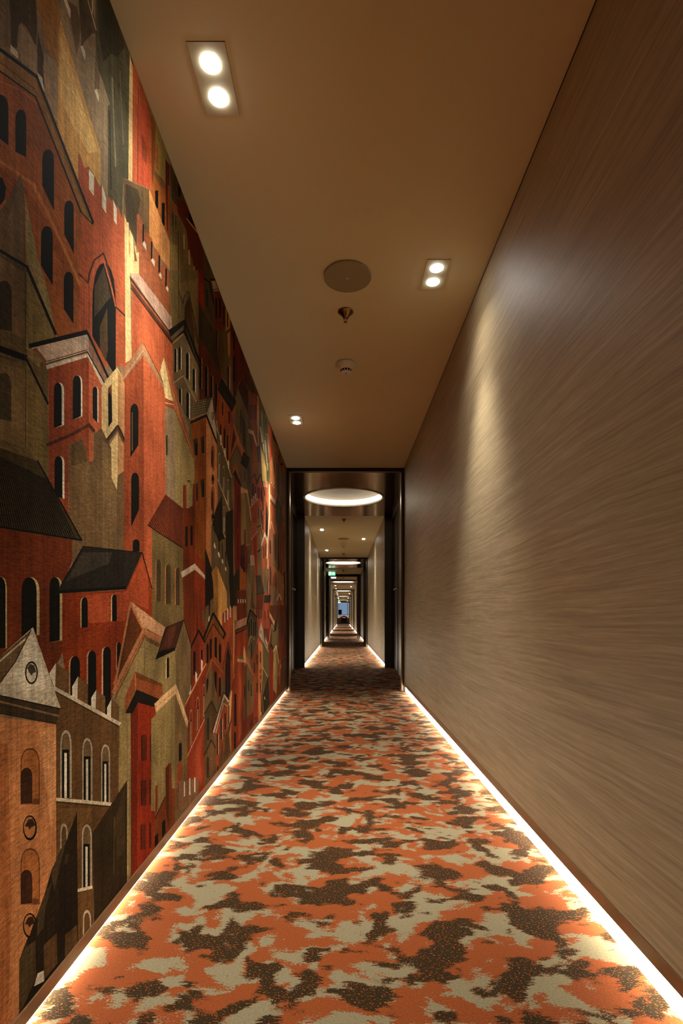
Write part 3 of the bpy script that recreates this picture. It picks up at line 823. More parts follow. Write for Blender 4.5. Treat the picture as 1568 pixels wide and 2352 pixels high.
# tall red tower with chimneys
p('redd', '262,600 300,592 305,880 375,850 380,590 405,575 410,1560 410,2500 275,2500 262,1700'); p('red', '405,575 430,575 440,860 490,755 530,780 530,1700 526,2500 400,2500')
p('red', '286,600 302,596 307,870 288,880'); p((92, 34, 18), '300,890 375,860 405,880 405,1000 340,960')
r('blk', 290, 317, 1095, 1335); r('blk', 351, 379, 1085, 1320); p('blk', '428,1120 453,1160 440,1350 428,1340'); p('blk', '475,1190 497,1225 492,1420 475,1400')
p((206, 182, 152), '238,1640 405,1538 542,1700 532,1738 405,1612 250,1712'); s((140, 96, 70), 8, '250,1712 405,1614 532,1736')
p((108, 84, 54), '480,2110 520,2090 526,2310 510,2250'); p('dbr', '428,1850 440,2352 424,2352')
# --- olive tower house with white reveals
crop('F')
p('olv', '100,-100 450,-100 450,1100 140,800'); p((126, 104, 62), '215,60 440,0 440,640 330,150 260,280 215,160')
s('dbr', 6, '210,-50 210,480'); s('dbr', 10, '212,150 265,300 272,225 320,150 335,180 400,500 440,770'); p((70, 48, 28), '278,520 282,330 330,220 375,400 408,820 290,540'); s((90, 60, 34), 8, '335,200 410,700')
p((60, 46, 26), '450,260 560,500 645,640 722,1140 450,690'); p((128, 26, 16), '445,-100 505,-100 507,390 447,270'); p((80, 62, 34), '505,-100 610,60 642,300 645,640 560,500 507,390'); s('blk', 18, '520,0 580,40 640,330'); p((48, 36, 22), '535,100 555,140 560,350 540,330')
p((90, 36, 20), '445,690 722,1140 728,1190 684,1320 665,1600 640,1640 615,1430 460,1480 450,1060')
for a_, b_, c_, ya, yb in ((455, 484, 492, 950, 1320), (525, 556, 565, 1050, 1420), (590, 616, 626, 1165, 1440)): w('blk', a_, b_, ya, yb, side=c_, sc_=(170, 120, 66))
w('blk', 650, 673, 1255, 1590, side=679, sc_=(150, 96, 50))
p((160, 128, 90), '600,30 645,20 692,150 635,152'); s('blk', 26, '592,12 650,12'); s('blk', 8, '630,132 690,124')
p((104, 40, 22), '635,150 697,150 772,330 772,560 742,700 684,900 640,640'); r('blk', 650, 671, 240, 470); r('blk', 695, 716, 240, 470); r('blk', 746, 761, 325, 560); s('mar', 14, '640,548 740,522'); r('blk', 656, 673, 630, 860); s((160, 90, 40), 6, '676,640 678,860')
p((176, 122, 66), '770,365 830,480 822,600 780,625'); r('blk', 790, 804, 400, 580); s('dbr', 14, '788,645 828,600')
p((92, 68, 38), '672,600 795,650 800,900 830,1350 722,1140 690,900'); p((178, 124, 68), '797,660 826,640 826,900 815,950 800,900'); w('blk', 797, 816, 1055, 1330, side=830, sc_=(190, 140, 80))
p((92, 28, 20), '830,500 900,650 1020,960 1060,1100 1020,1300 960,1200 912,1300 905,1420 862,1360 842,1000'); r('blk', 860, 882, 640, 850); r('blk', 862, 886, 930, 1240); p((126, 44, 24), '842,700 862,720 862,1340 845,1000')
p((150, 70, 30), '680,1340 850,1600 905,1470 945,1720 860,1740 842,1900 822,2200 770,2150 655,1720 662,1590'); p((34, 27, 18), '725,1188 902,1480 850,1606 678,1330'); s((70, 54, 30), 6, '700,1300 870,1540')
for a_, b_, ya, yb in ((730, 745, 1480, 1640), (808, 822, 1590, 1740), (705, 722, 1750, 1900), (750, 770, 1800, 2090), (788, 805, 1880, 2200), (868, 886, 1350, 1480)): w('blk', a_, b_, ya, yb)
p((104, 86, 46), '915,1340 1050,1640 1075,1850 1110,2400 980,2150 905,1830 868,1720 900,1500'); p((78, 62, 34), '960,1600 1010,1750 1040,2300 980,2100'); s((48, 36, 20), 10, '953,1580 958,1850'); s((48, 36, 20), 12, '990,1680 995,2000'); s((128, 104, 56), 8, '1018,1500 1040,1950')
p((64, 28, 20), '970,1195 918,1310 1050,1645 1105,1560 1040,1350')
p((140, 74, 32), '1040,1330 1160,1390 1190,1500 1180,1900 1160,2400 1080,2400 1095,1800 1050,1640'); p((80, 56, 28), '1000,1000 1060,1150 1150,1390 1040,1340')
for x_ in (1066, 1086, 1113, 1135): s('blk', 9, '%d,%d %d,%d' % (x_, 1520, x_ + 1, 1690))
s((130, 22, 18), 8, '1055,1200 1058,1350'); s((80, 66, 36), 10, '1080,1200 1085,1390')
# far upper strip, where the wall light falls on gold and green
p((206, 150, 90), '1150,1395 1172,1420 1180,1900 1165,2100 1150,1700'); p((96, 86, 58), '1180,1480 1290,1700 1305,2400 1190,2400 1170,1900'); s((150, 132, 90), 16, '1205,1600 1240,2200'); s((62, 52, 34), 18, '1255,1680 1280,1990'); s((220, 196, 140), 12, '1190,1780 1215,1960'); s((220, 196, 140), 12, '1225,1990 1245,2100')
p((180, 64, 48), '1290,1740 1335,1800 1330,2200 1300,2300'); p((120, 70, 38), '1320,1780 1420,2000 1510,2280 1500,2420 1330,2400 1332,2000'); s((70, 40, 24), 14, '1350,1860 1360,2400'); s((150, 98, 54), 12, '1385,1990 1395,2400'); s((84, 60, 36), 16, '1430,2080 1440,2400'); p((60, 28, 18), '1300,1740 1360,1860 1500,2260 1480,2240 1370,1960')
p((206, 176, 140), '1045,1803 1106,1830 1157,2012 1148,2022 1100,1872 1050,1852'); p('olvd', '1150,2010 1190,2000 1195,2210 1160,2210')
# roof edge and body of the house with the sloping orange roof
crop('F')
p('tan', '45,1530 175,1580 182,2420 50,2420'); p('kha', '170,1590 250,1750 402,2170 400,2420 176,2420'); p((60, 52, 34), '55,1880 78,1880 78,2120 58,2120')
p((110, 92, 60), '140,790 265,655 458,1080 445,1490 365,1650 352,1830 250,1545 145,1205'); p((132, 112, 74), '265,690 440,1080 435,1480 270,1180')
p((34, 29, 21), '85,620 280,488 483,1040 440,1062 268,650 130,750'); p((112, 92, 64), '115,700 268,560 270,612 130,742'); p((84, 62, 40), '285,570 300,590 455,1030 440,1040'); s((196, 150, 104), 10, '138,782 262,665'); s('blk', 16, '280,500 482,1040'); s((190, 150, 106), 6, '268,660 440,1060')
w('blk', 160, 184, 840, 1120, side=194, sc_='wht'); w('blk', 210, 236, 820, 1090, side=246, sc_='wht'); w('blk', 298, 332, 890, 1190, 1225, side=344, sc_='wht'); w('blk', 378, 406, 1080, 1330, 1375, side=416, sc_='wht'); w('blk', 213, 240, 1315, 1470, 1530, side=250, sc_='wht'); w('blk', 302, 334, 1365, 1645, 1690, side=348, sc_='wht')
s((164, 138, 108), 14, '150,1255 265,1165 420,1480')
p('crm', '0,1040 35,955 155,1465 48,1435'); p((150, 72, 40), '48,1430 165,1490 170,1580 50,1530'); s((214, 178, 140), 10, '48,1490 165,1515')
p((178, 106, 62), '35,960 60,1000 400,2130 405,2175 390,2165 160,1560'); s((120, 62, 34), 7, '60,1060 396,2140'); s((206, 140, 92), 7, '45,1000 220,1620'); s((90, 50, 28), 6, '165,1580 392,2165')
# tiled turret with clock gable
p((134, 68, 26), '355,1740 545,1655 545,3420 410,3300 400,2150'); p('ora', '540,1660 672,2010 680,2650 605,2980 605,3480 540,3250'); p((206, 136, 82), '545,1690 600,1850 600,2352 545,2352')
p((124, 110, 80), '425,1470 612,1428 548,1620 368,1655'); hatch('dbr', 7, (425, 1470), (368, 1655), (612, 1428), (548, 1620), 6)
for k in range(6): s('dbr', 5, '%f,%f %f,%f' % (440 + k * 30, 1468 - k * 7, 395 + k * 28, 1648 - k * 6))
p((190, 172, 146), '612,1428 548,1620 672,2005 692,1905 642,1700'); s('blk', 20, '355,1732 545,1645 680,2005'); s((170, 140, 104), 9, '355,1692 546,1612'); s('dbr', 9, '355,1712 546,1632'); ring('dbr', (176, 158, 132), 618, 1650, 14, 52, 10)
p((196, 180, 150), '660,1705 670,1700 690,1880 672,1800')
crop('G')
for a_, b_, ya, yb, k_ in ((388, 438, 40, 240, 12), (473, 516, 10, 215, 12), (413, 440, 575, 790, 8), (473, 516, 525, 742, 12)): p((54, 46, 28), '%d,%d %d,%d %d,%d %d,%d' % (a_, ya + 12, b_, ya - 8, b_, yb, a_ + k_, yb)); p('blk', '%d,%d %d,%d %d,%d %d,%d' % (a_ + k_ * 2, ya + 60, b_, ya + 45, b_, yb, a_ + k_ * 2, yb))
for ya, yb in ((120, 400), (605, 920)): raw((140, 72, 40), arch(598, 640, ya, ya + 90, yb - 30, yb + 40)); raw((74, 34, 20), arch(600, 626, ya + 60, ya + 140, yb - 60, yb))
ring('blk', (170, 100, 56), 620, 530, 16, 62, 14); ring('blk', (170, 100, 56), 620, 985, 16, 58, 14); raw('blk', ell(622, 520, 8, 26)); raw('blk', ell(622, 975, 8, 24))
# brown gothic wall
p((98, 76, 46), '665,0 700,-60 848,505 870,900 875,1700 820,1800 735,1150 725,730 680,860'); p((118, 94, 58), '840,500 878,620 880,1700 862,1700 862,880')
crop('F'); p((98, 76, 46), '660,1800 690,1890 850,2400 690,2400 672,2000'); crop('G')
s('crm', 8, '672,-80 845,505'); s('crm', 8, '680,530 822,900'); s('crm', 7, '735,1150 770,1225')
for a_, b_, ya, yb in ((686, 708, 210, 580), (740, 762, 365, 710), (793, 812, 525, 860), (745, 762, 850, 1160)): raw('gry', arch(a_, b_, ya, ya + 50, yb, yb)); raw((84, 64, 40), arch(a_ + 3, b_ - 2, ya + 12, ya + 60, yb, yb)); r('blk', a_ + 4, b_ - 3, ya + 120, yb); r('wht', a_ + 8, a_ + 13, ya + 130, yb)
for x_, ya, yb in ((717, 0, 110), (765, 160, 250), (806, 305, 390)): s('wht', 13, '%d,%d %d,%d' % (x_, ya, x_ + 2, yb))
p((38, 30, 19), '728,725 738,1150 765,1235 705,1270 690,1290 650,1180 640,1295 628,1100 608,1085 650,900'); p((36, 29, 18), '775,930 862,882 868,1700 880,2060 830,2070 812,1700 785,1450 775,1400')
p((100, 80, 52), '602,1090 650,1170 690,1280 745,1330 775,1400 815,1600 808,2110 770,1850 690,1600 660,1568 602,1630'); s('blk', 10, '694,1200 696,1395'); s('blk', 10, '732,1290 736,1480'); s('blk', 9, '772,1400 776,1570')
p('wht', '640,1283 656,1350 648,1362 627,1325'); p('wht', '690,1393 706,1440 698,1472 679,1420'); p('wht', '735,1478 746,1520 739,1547 726,1510'); p('wht', '775,1573 784,1615 777,1632 766,1600')
p((38, 31, 20), '528,1355 605,1600 650,1985 592,2005 572,2400 526,2200'); p((112, 88, 54), '532,2060 570,2030 580,2400 526,2400'); p((120, 92, 56), '590,1985 640,1940 672,2100 660,2400 590,2400'); p('wht', '570,2185 588,2160 578,2230 566,2235')
p('gldd', '602,1640 660,1568 692,1610 690,2400 640,2110 622,1760'); p((212, 154, 84), '680,1598 788,1880 792,2110 732,2160 732,2420 680,2420'); p((168, 112, 56), '605,1650 640,1610 650,1960 625,1780')
# deep red tower and its neighbours
p((112, 26, 14), '878,480 957,620 957,1580 890,1690 878,1500'); s((66, 16, 10), 12, '922,720 922,1100'); s((66, 16, 10), 12, '922,1180 920,1500'); p((50, 24, 18), '858,460 885,398 962,560 956,622'); p((158, 78, 32), '885,305 975,540 970,612 890,405 860,465 856,420')
p((52, 40, 24), '865,1700 945,1580 945,1860 900,2070 872,2060'); p((158, 82, 30), '943,1560 1018,1660 1018,1870 943,1870'); p('redd', '905,1860 1020,1860 1022,2180 905,2300')
for x_ in (915, 945, 972, 1000): s((92, 44, 20), 12, '%d,1850 %d,1990' % (x_, x_)); s('wht', 9, '%d,1970 %d,2010' % (x_ + 10, x_ + 11))
p((112, 90, 58), '830,290 905,125 970,280 1020,415 1062,280 1095,460 1085,1000 1032,660 962,600 885,305'); p((92, 72, 46), '1000,420 1060,300 1090,480 1085,900 1040,690')
p((196, 146, 104), '955,618 1032,655 1032,692 955,692'); p((142, 114, 64), '955,690 1032,692 1082,1030 1072,1320 972,1330 957,1200'); p((116, 92, 50), '1010,700 1032,700 1082,1030 1070,1300 1020,1300'); s((206, 160, 110), 8, '1032,660 1082,1025')
crop('F'); p((160, 90, 46), '865,1718 1000,2070 975,2140 908,1940 818,2170 842,1900'); p((74, 36, 20), '866,1790 902,1920 832,2110'); crop('G')
p((176, 106, 58), '890,-60 988,190 975,262 905,60'); s((150, 84, 40), 20, '820,290 906,90 975,270'); s((84, 44, 24), 8, '825,310 908,130 970,285')
p((42, 28, 18), '985,193 1062,270 1026,418 953,330'); s((64, 42, 24), 6, '975,230 1040,300'); s((40, 28, 18), 10, '998,430 1000,550')
p((78, 30, 18), '945,1330 1000,1300 1005,1650 945,1560'); r((24, 10, 8), 960, 972, 1470, 1600); r((24, 10, 8), 985, 998, 1450, 1640); p('redd', '995,1130 1012,1120 1018,1340 1035,1330 1035,1600 1018,1660 1000,1600')
# brick town towards the portal
p((168, 82, 52), '1066,870 1190,740 1232,560 1300,560 1375,820 1372,1000 1340,1300 1345,2500 1140,2500 1076,1250 1086,1030')
p('brickd', '1085,500 1120,460 1150,590 1192,460 1246,725 1190,760 1085,860 1090,700'); s('blk', 9, '1088,520 1122,462 1148,560'); s('blk', 14, '1145,580 1190,470'); s('blk', 8, '1195,460 1246,722'); r('blk', 1095, 1112, 580, 720); r('blk', 1160, 1170, 630, 750); r('blk', 1175, 1183, 620, 760)
for x_, ya, yb in ((1203, 640, 790), (1220, 740, 900), (1202, 900, 1070), (1220, 960, 1130), (1130, 620, 700)): s('blk', 11, '%d,%d %d,%d' % (x_, ya, x_ + 2, yb))
for x_, ya, yb in ((1088, 760, 840), (1110, 730, 800), (1134, 700, 770)): s('wht', 7, '%d,%d %d,%d' % (x_, ya, x_, yb))
s((216, 150, 110), 9, '1066,870 1160,760'); p((146, 60, 34), '1070,880 1180,780 1160,1050 1085,1050'); s((206, 150, 104), 8, '1080,1250 1155,1150'); p((150, 56, 34), '1080,1270 1150,1180 1150,1680 1120,1560 1082,1480')
p((130, 102, 66), '1155,900 1185,830 1215,1180 1205,1700 1160,1690'); s('dbr', 16, '1155,1100 1190,1080'); s('dbr', 7, '1190,1090 1222,1230'); s((56, 42, 26), 10, '1168,880 1165,1000'); s('blk', 14, '1160,1400 1190,1375')
p('blk', '1265,800 1280,960 1282,1230 1252,1190 1255,960'); s((96, 50, 32), 6, '1245,960 1262,800 1290,960')
p((216, 188, 150), '1245,1155 1275,1250 1270,1300 1245,1210 1205,1340 1198,1310'); p((176, 84, 56), '1210,1350 1245,1230 1268,1310 1262,1500 1215,1600'); r('blk', 1228, 1236, 1330, 1480); r('blk', 1250, 1257, 1300, 1450)
s((232, 204, 150), 15, '1300,590 1298,1000 1278,1300 1272,1480'); s((232, 204, 150), 10, '1282,1490 1280,1670')
p((226, 186, 106), '1190,115 1232,260 1262,400 1265,560 1215,545'); p((104, 96, 66), '1232,-20 1292,-20 1302,560 1268,545 1262,380 1240,240'); s((180, 164, 120), 10, '1245,60 1280,420'); s((60, 52, 36), 14, '1262,0 1285,330'); p((180, 64, 48), '1300,-20 1332,60 1332,210 1302,330'); p((206, 130, 76), '1302,330 1330,250 1362,420 1360,620 1304,560')
for x_ in range(4): s((230, 196, 140), 7, '%d,%d %d,%d' % (1230 + x_ * 13, 550, 1231 + x_ * 13, 612 + x_ * 4))
p((166, 90, 60), '1302,560 1362,600 1372,760 1306,700'); p('wht', '1318,560 1326,565 1322,585 1314,575'); p('wht', '1333,590 1341,595 1337,612 1329,602'); p('wht', '1348,615 1356,620 1352,640 1345,630')
p((206, 160, 128), '1305,700 1372,775 1368,830 1305,745'); s((90, 46, 30), 12, '1308,780 1366,862')
p((150, 96, 56), '1320,0 1420,160 1505,400 1505,2500 1340,2500 1345,1300 1372,1000 1375,820 1362,500 1335,300'); p((84, 68, 44), '1370,860 1395,740 1440,860 1460,1000 1450,1180 1395,1150 1375,1000'); s('dbr', 7, '1368,870 1395,740 1440,880')
p((104, 84, 52), '1380,300 1420,420 1420,760 1395,740 1385,560'); p((124, 92, 56), '1430,400 1500,470 1490,800 1450,860 1425,700'); s((70, 50, 30), 10, '1410,240 1412,700'); s((160, 60, 34), 8, '1435,330 1440,420'); raw('blk', ell(1440, 345, 8, 10))
p((120, 60, 28), '1395,1160 1445,1000 1470,1200 1470,1700 1400,1620'); s((60, 44, 26), 14, '1405,1200 1410,1600'); s((150, 96, 44), 12, '1450,1150 1455,1650'); p((112, 88, 56), '1340,1180 1390,1150 1400,1640 1345,1560'); s((60, 46, 28), 12, '1365,1200 1370,1500'); s((168, 84, 52), 14, '1330,1180 1395,1160')
p((140, 84, 56), '1335,1180 1320,1030 1300,1150 1300,2300 1340,2300'); s((206, 150, 110), 7, '1310,1120 1322,1030 1362,1180'); r('blk', 1305, 1315, 1260, 1420); r('blk', 1306, 1315, 1580, 1800)
p((110, 62, 36), '1345,1700 1370,1620 1395,1780 1395,1840 1340,1800'); p((112, 92, 60), '1342,1800 1395,1840 1390,2300 1345,2350'); s((206, 170, 140), 10, '1390,1980 1418,1905 1442,1975'); p((140, 56, 30), '1395,1985 1418,1925 1440,1985 1445,2350 1395,2350'); s((196, 150, 110), 6, '1462,1780 1490,1900'); p((160, 104, 44), '1460,1900 1500,2050 1490,2300 1470,2200'); s((40, 28, 16), 14, '1478,1640 1490,2400')
p((74, 62, 42), '1138,1680 1200,1680 1238,1890 1140,1915'); s('blk', 7, '1140,1915 1238,1893'); p((112, 52, 26), '1140,1920 1232,1900 1222,2080 1140,2080'); p((50, 46, 34), '1240,1920 1318,1915 1300,2075 1220,2100'); s('blk', 12, '1222,2098 1300,2080'); p((124, 100, 64), '1215,1600 1290,1600 1290,1905 1232,1880'); s('blk', 8, '1278,1760 1280,1900'); s('wht', 4, '1285,1760 1287,1900')
for x_ in (1148, 1167, 1186, 1205): s('blk', 9, '%d,2075 %d,2200' % (x_, x_))
p((88, 64, 42), '1085,1760 1100,1730 1110,1900 1140,2090 1075,2060 1080,1950'); s('dbr', 5, '1085,1800 1098,1735 1105,1850'); p((126, 98, 66), '1040,1540 1110,1540 1130,1700 1135,2090 1110,2000 1095,1730 1078,1950 1040,2180 1020,1700')
for x_ in (1080, 1096, 1115): s('wht', 6, '%d,1440 %d,1560' % (x_ - 8, x_))
# --- lower middle
crop('H')
p((168, 74, 52), '1222,-80 1330,-80 1312,340 1225,340'); s('blk', 6, '1246,20 1248,120'); s('blk', 6, '1282,0 1283,110')
for x_ in (1240, 1256, 1270, 1284): s('blk', 8, '%d,230 %d,380' % (x_, x_ + 2))
p((104, 54, 28), '1300,-50 1512,-50 1512,930 1300,1150'); p((118, 96, 62), '1330,160 1400,100 1412,460 1385,440 1345,480 1330,400'); p((46, 40, 28), '1372,130 1396,105 1380,250 1345,275'); p((216, 160, 120), '1302,30 1358,140 1355,190 1300,80'); s((200, 140, 96), 8, '1295,380 1325,180 1352,240')
p((112, 44, 24), '1415,330 1450,250 1500,330 1510,920 1410,1020 1400,700'); s('dbr', 10, '1460,80 1462,300'); s('dbr', 8, '1480,300 1470,520'); s((200, 140, 90), 6, '1405,800 1440,660'); s((200, 140, 90), 6, '1470,760 1496,560'); s('dbr', 12, '1450,600 1452,900'); p((92, 60, 30), '1455,640 1500,560 1510,920 1450,980'); s((160, 80, 40), 10, '1425,600 1420,900')
p((136, 30, 18), '1305,470 1342,480 1347,1090 1305,1150'); p((44, 24, 16), '1298,470 1320,405 1345,450 1340,490 1320,440'); p((158, 132, 80), '1345,490 1383,430 1412,640 1380,1010 1345,960'); s('crm', 11, '1347,500 1383,432 1408,640'); p((120, 96, 56), '1385,480 1408,650 1385,960')
p((88, 70, 46), '1030,190 1075,20 1145,85 1165,300 1102,580 1040,450'); s('blk', 16, '1020,205 1070,8 1145,90'); s((70, 50, 30), 16, '1080,60 1140,130')
for a_, ya, yb in ((1050, 150, 330), (1078, 110, 310), (1105, 150, 310), (1078, 400, 590), (1125, 140, 320)): w('blk', a_, a_ + 11, ya, yb)
s((140, 112, 70), 12, '1040,440 1075,320 1120,360')
p((142, 64, 28), '1098,580 1172,370 1175,700 1185,1310 1112,1400 1110,800'); r('blk', 1145, 1155, 540, 660); r('blk', 1115, 1124, 640, 760); r('blk', 1146, 1156, 880, 1000)
p((202, 124, 74), '1168,380 1217,430 1222,770 1202,1010 1192,1310 1165,1330'); w('dbr', 1186, 1197, 500, 640); ring('dbr', (170, 100, 56), 1193, 740, 7, 26, 6); ring('dbr', (170, 100, 56), 1193, 810, 7, 26, 6); w('dbr', 1186, 1197, 880, 1000)
p((172, 156, 126), '1195,150 1168,310 1245,425 1228,260'); s('dbr', 8, '1168,320 1245,440'); ring('dbr', (172, 156, 126), 1196, 270, 6, 22, 6)
p((104, 86, 56), '1217,430 1245,400 1292,505 1305,790 1210,1230 1222,770'); s('crm', 6, '1217,690 1278,810'); s('crm', 6, '1240,410 1290,510'); p((50, 42, 28), '1205,1080 1290,785 1303,1140 1205,1290'); s((150, 110, 66), 6, '1215,1050 1225,1240'); s('crm', 8, '1240,1050 1246,1080'); s('crm', 8, '1198,1230 1202,1270')
for x_, ya in ((1250, 330), (1262, 360), (1275, 400)): s('wht', 6, '%d,%d %d,%d' % (x_, ya, x_, ya + 60))
p((150, 60, 32), '735,50 760,20 865,-20 880,-40 882,700 862,850 842,950 802,1090 735,760 745,350 768,300 735,230'); p((166, 74, 42), '800,0 862,-10 862,560 830,520 800,390 770,520')
for x_, ya, yb in ((763, 30, 150), (798, -10, 120), (830, -40, 90)): s('wht', 10, '%d,%d %d,%d' % (x_, ya, x_, yb))
s((214, 156, 104), 15, '872,-40 872,830')
for x_ in (878, 890, 902): s((214, 156, 104), 6, '%d,-40 %d,130' % (x_, x_ + 2))
s('dbr', 8, '740,725 765,560 800,390 832,520 838,610'); p((36, 22, 15), '768,680 782,540 800,440 828,560 832,960 802,1090 768,1000'); s((74, 44, 26), 6, '800,560 800,1000')
p((146, 54, 26), '885,300 1032,235 1042,450 990,570 915,560 862,860'); p((176, 124, 94), '905,140 1032,88 1022,182 885,242'); p((72, 34, 20), '885,248 1027,183 1027,236 890,305'); s((140, 70, 40), 10, '890,270 1025,212')
p((134, 48, 24), '915,600 1002,610 998,1340 950,1610 890,1670 850,1710 835,1440 850,950'); p((158, 68, 38), '925,630 965,630 962,1500 925,1600'); p((112, 88, 44), '915,555 1002,568 1000,600 916,590'); p((200, 140, 108), '916,590 1000,602 998,640 918,625'); s((70, 34, 20), 7, '848,950 918,640')
w('blk', 877, 902, 1010, 1400); w('blk', 875, 896, 1470, 1670)
p((218, 162, 108), '995,428 984,565 1000,645 1028,622'); p((172, 92, 48), '1000,450 1107,780 1098,835 1026,640'); s((206, 130, 80), 7, '1000,660 1028,630 1105,820')
p((112, 86, 54), '1000,690 1030,642 1110,815 1102,1190 1062,1300 1000,1340'); p((80, 62, 40), '1000,700 1030,660 1032,1320 1000,1335'); r('dbr', 1043, 1055, 850, 980); r('dbr', 1075, 1088, 900, 1040); r('blk', 998, 1008, 920, 1060); p((150, 60, 34), '1062,1110 1080,1090 1082,1270 1062,1300')
p((116, 44, 22), '985,1345 1110,1220 1168,1340 1060,1450 945,1610'); p((150, 56, 40), '1108,1010 1165,990 1168,1330 1110,1360'); 
for x_ in (1120, 1135, 1150): s('blk', 6, '%d,1290 %d,1350' % (x_, x_ + 2))
for x_, ya in ((1075, 1370), (1090, 1330)): s('blk', 9, '%d,%d %d,%d' % (x_, ya, x_ + 2, ya + 60))
# gabled brown house
p((134, 60, 26), '528,380 625,175 742,350 738,770 712,1060 650,1110 600,640 540,820'); p((150, 72, 34), '625,180 742,350 738,770 640,640 625,600')
p((124, 72, 28), '515,370 625,45 768,290 742,350 625,172 540,370'); s('blk', 22, '508,350 625,42 768,290 745,348'); s('dbr', 14, '520,385 625,172 742,345')
for a_, b_, ya, yl, yr in ((545, 569, 410, 650, 640), (582, 606, 350, 610, 580), (640, 669, 330, 560, 595), (694, 719, 415, 620, 650), (640, 666, 745, 990, 1000), (692, 716, 815, 1030, 1050), (545, 566, 830, 1010, 960)): w('blk', a_, b_, ya, yl, yr)
s((160, 88, 52), 16, '540,805 612,600 738,755'); p((132, 104, 64), '598,665 540,1100 520,1260 602,1092 672,1240 662,1010'); p((112, 88, 54), '604,680 650,1000 668,1220 606,1090')
p((116, 40, 22), '350,470 450,250 522,395 532,650 285,1160 290,960 350,900'); p((150, 52, 32), '460,300 520,400 530,640 470,720'); s('blk', 20, '350,472 450,250 524,392'); w('blk', 385, 413, 500, 790, 780); w('blk', 478, 498, 480, 640); p('dbr', '352,480 362,500 362,900 352,900')
p('wht', '335,880 357,910 357,990 335,1030'); p('wht', '410,740 430,770 431,850 410,880'); p('wht', '480,595 499,620 496,730 480,750')
p((130, 44, 24), '283,1155 532,650 537,720 522,1310 315,1770 322,1380'); p((142, 48, 28), '310,1775 522,1315 522,2160 450,2230 450,2030 310,2050'); p((160, 60, 38), '400,1700 480,1500 480,2100 410,2030')
s((214, 146, 100), 13, '280,1160 535,650'); s((206, 136, 92), 11, '310,1772 522,1310')
for a_, b_, ya, yb in ((344, 372, 1200, 1680), (424, 456, 1045, 1480), (499, 527, 895, 1320)): raw((196, 130, 88), arch(a_, b_, ya, ya + 70, yb, yb - 60)); raw((110, 38, 20), arch(a_ + 4, b_ - 3, ya + 18, ya + 80, yb, yb - 50)); p('blk', '%d,%d %d,%d %d,%d %d,%d' % (a_ + 3, ya + 140, b_ - 6, ya + 120, b_ - 6, yb - 45, a_ + 3, yb - 10)); s((214, 160, 112), 7, '%d,%d %d,%d' % ((a_ + b_) // 2 - 1, ya + 150, (a_ + b_) // 2 - 1, yb - 30))
p((94, 72, 44), '520,1255 605,1095 668,1235 660,1300 620,1480 652,1640 600,1570 520,1750'); s('dbr', 14, '520,1250 605,1098 668,1240'); p((106, 76, 46), '520,1755 600,1575 657,1685 657,1975 520,2150'); s('dbr', 15, '520,1752 600,1568 655,1665'); w('dbr', 550, 576, 1300, 1570); w('dbr', 548, 573, 1770, 2020); p((84, 62, 36), '605,1120 660,1250 620,1470 605,1500')
p((140, 62, 34), '640,1490 750,1110 802,1170 795,1430 700,1900 655,1990 655,1600'); s((204, 164, 138), 30, '632,1470 755,1020 808,1095'); s('blk', 10, '612,1482 752,992 814,1085'); s((196, 156, 124), 10, '655,1480 750,1125 800,1165'); s('blk', 6, '642,1480 752,1090')
w('blk', 714, 731, 1310, 1560, side=736, sc_='wht'); w('blk', 761, 775, 1240, 1440); w('blk', 669, 684, 1490, 1740, side=689, sc_='wht'); w('blk', 672, 688, 1880, 1950)
p((212, 154, 94), '800,1185 842,960 852,985 832,1335 802,1410'); p((196, 130, 80), '810,1460 842,1330 837,1710 812,1625'); p((96, 66, 36), '690,1840 762,1500 810,1460 832,1710 700,1920'); s((180, 100, 60), 7, '755,1530 752,1700'); s('dbr', 10, '808,1480 842,1320'); w('blk', 805, 816, 1150, 1380)
# --- peach roof and khaki houses
crop('I')
p('kha', '610,560 830,660 870,860 1075,540 1190,290 1292,640 1292,1300 1205,1560 1205,1800 400,1800 210,1560 160,1440'); p((120, 96, 62), '1190,300 1290,650 1290,1330 1200,1580 1070,1250 1060,760'); s((110, 90, 58), 6, '605,600 605,1100'); s((110, 90, 58), 6, '800,800 800,1200')
p('peach', '395,10 912,405 850,560 620,400 572,440 545,380'); p((182, 114, 70), '610,430 855,555 835,625 610,510'); p((112, 78, 46), '612,530 835,640 812,700 620,600'); s((120, 70, 42), 8, '615,425 860,545')
p((98, 50, 24), '390,110 562,432 170,1210'); s((186, 120, 76), 30, '392,30 170,1200 145,1240'); s((186, 120, 76), 30, '392,30 575,425'); s((184, 118, 74), 62, '600,430 140,1370'); s((128, 80, 42), 20, '612,520 150,1470'); s((90, 54, 30), 8, '590,500 200,1290'); s((70, 38, 20), 8, '395,120 200,1180')
p((66, 36, 24), '920,390 1192,280 1050,745 760,885 810,740'); p((88, 46, 30), '950,420 1080,360 1000,680 830,740'); p('blk', '808,765 1060,695 1045,752 757,887'); s('blk', 10, '1190,282 1298,665'); s('blk', 10, '922,390 812,745'); s('blk', 8, '1190,282 1052,745')
w('blk', 932, 969, 850, 1165, 1145, left=920)
p((144, 74, 40), '460,1060 872,1250 877,1390 800,1490 470,1330 310,1690 310,1440'); p((112, 66, 32), '465,1060 872,1250 872,1290 470,1160'); s((206, 140, 96), 7, '462,1100 462,1330'); p((30, 23, 17), '480,1330 840,1480 750,1600 500,1525 395,1745 308,1692')
crop('D')
p('kha', '912,-40 1010,-40 1004,1205 975,1275 975,480 910,590'); s('crm', 4, '985,490 982,1200')
p((144, 34, 20), '1005,-40 1205,-40 1197,1010 1010,1220'); p((112, 28, 16), '1005,-40 1056,-40 1054,1150 1010,1220')
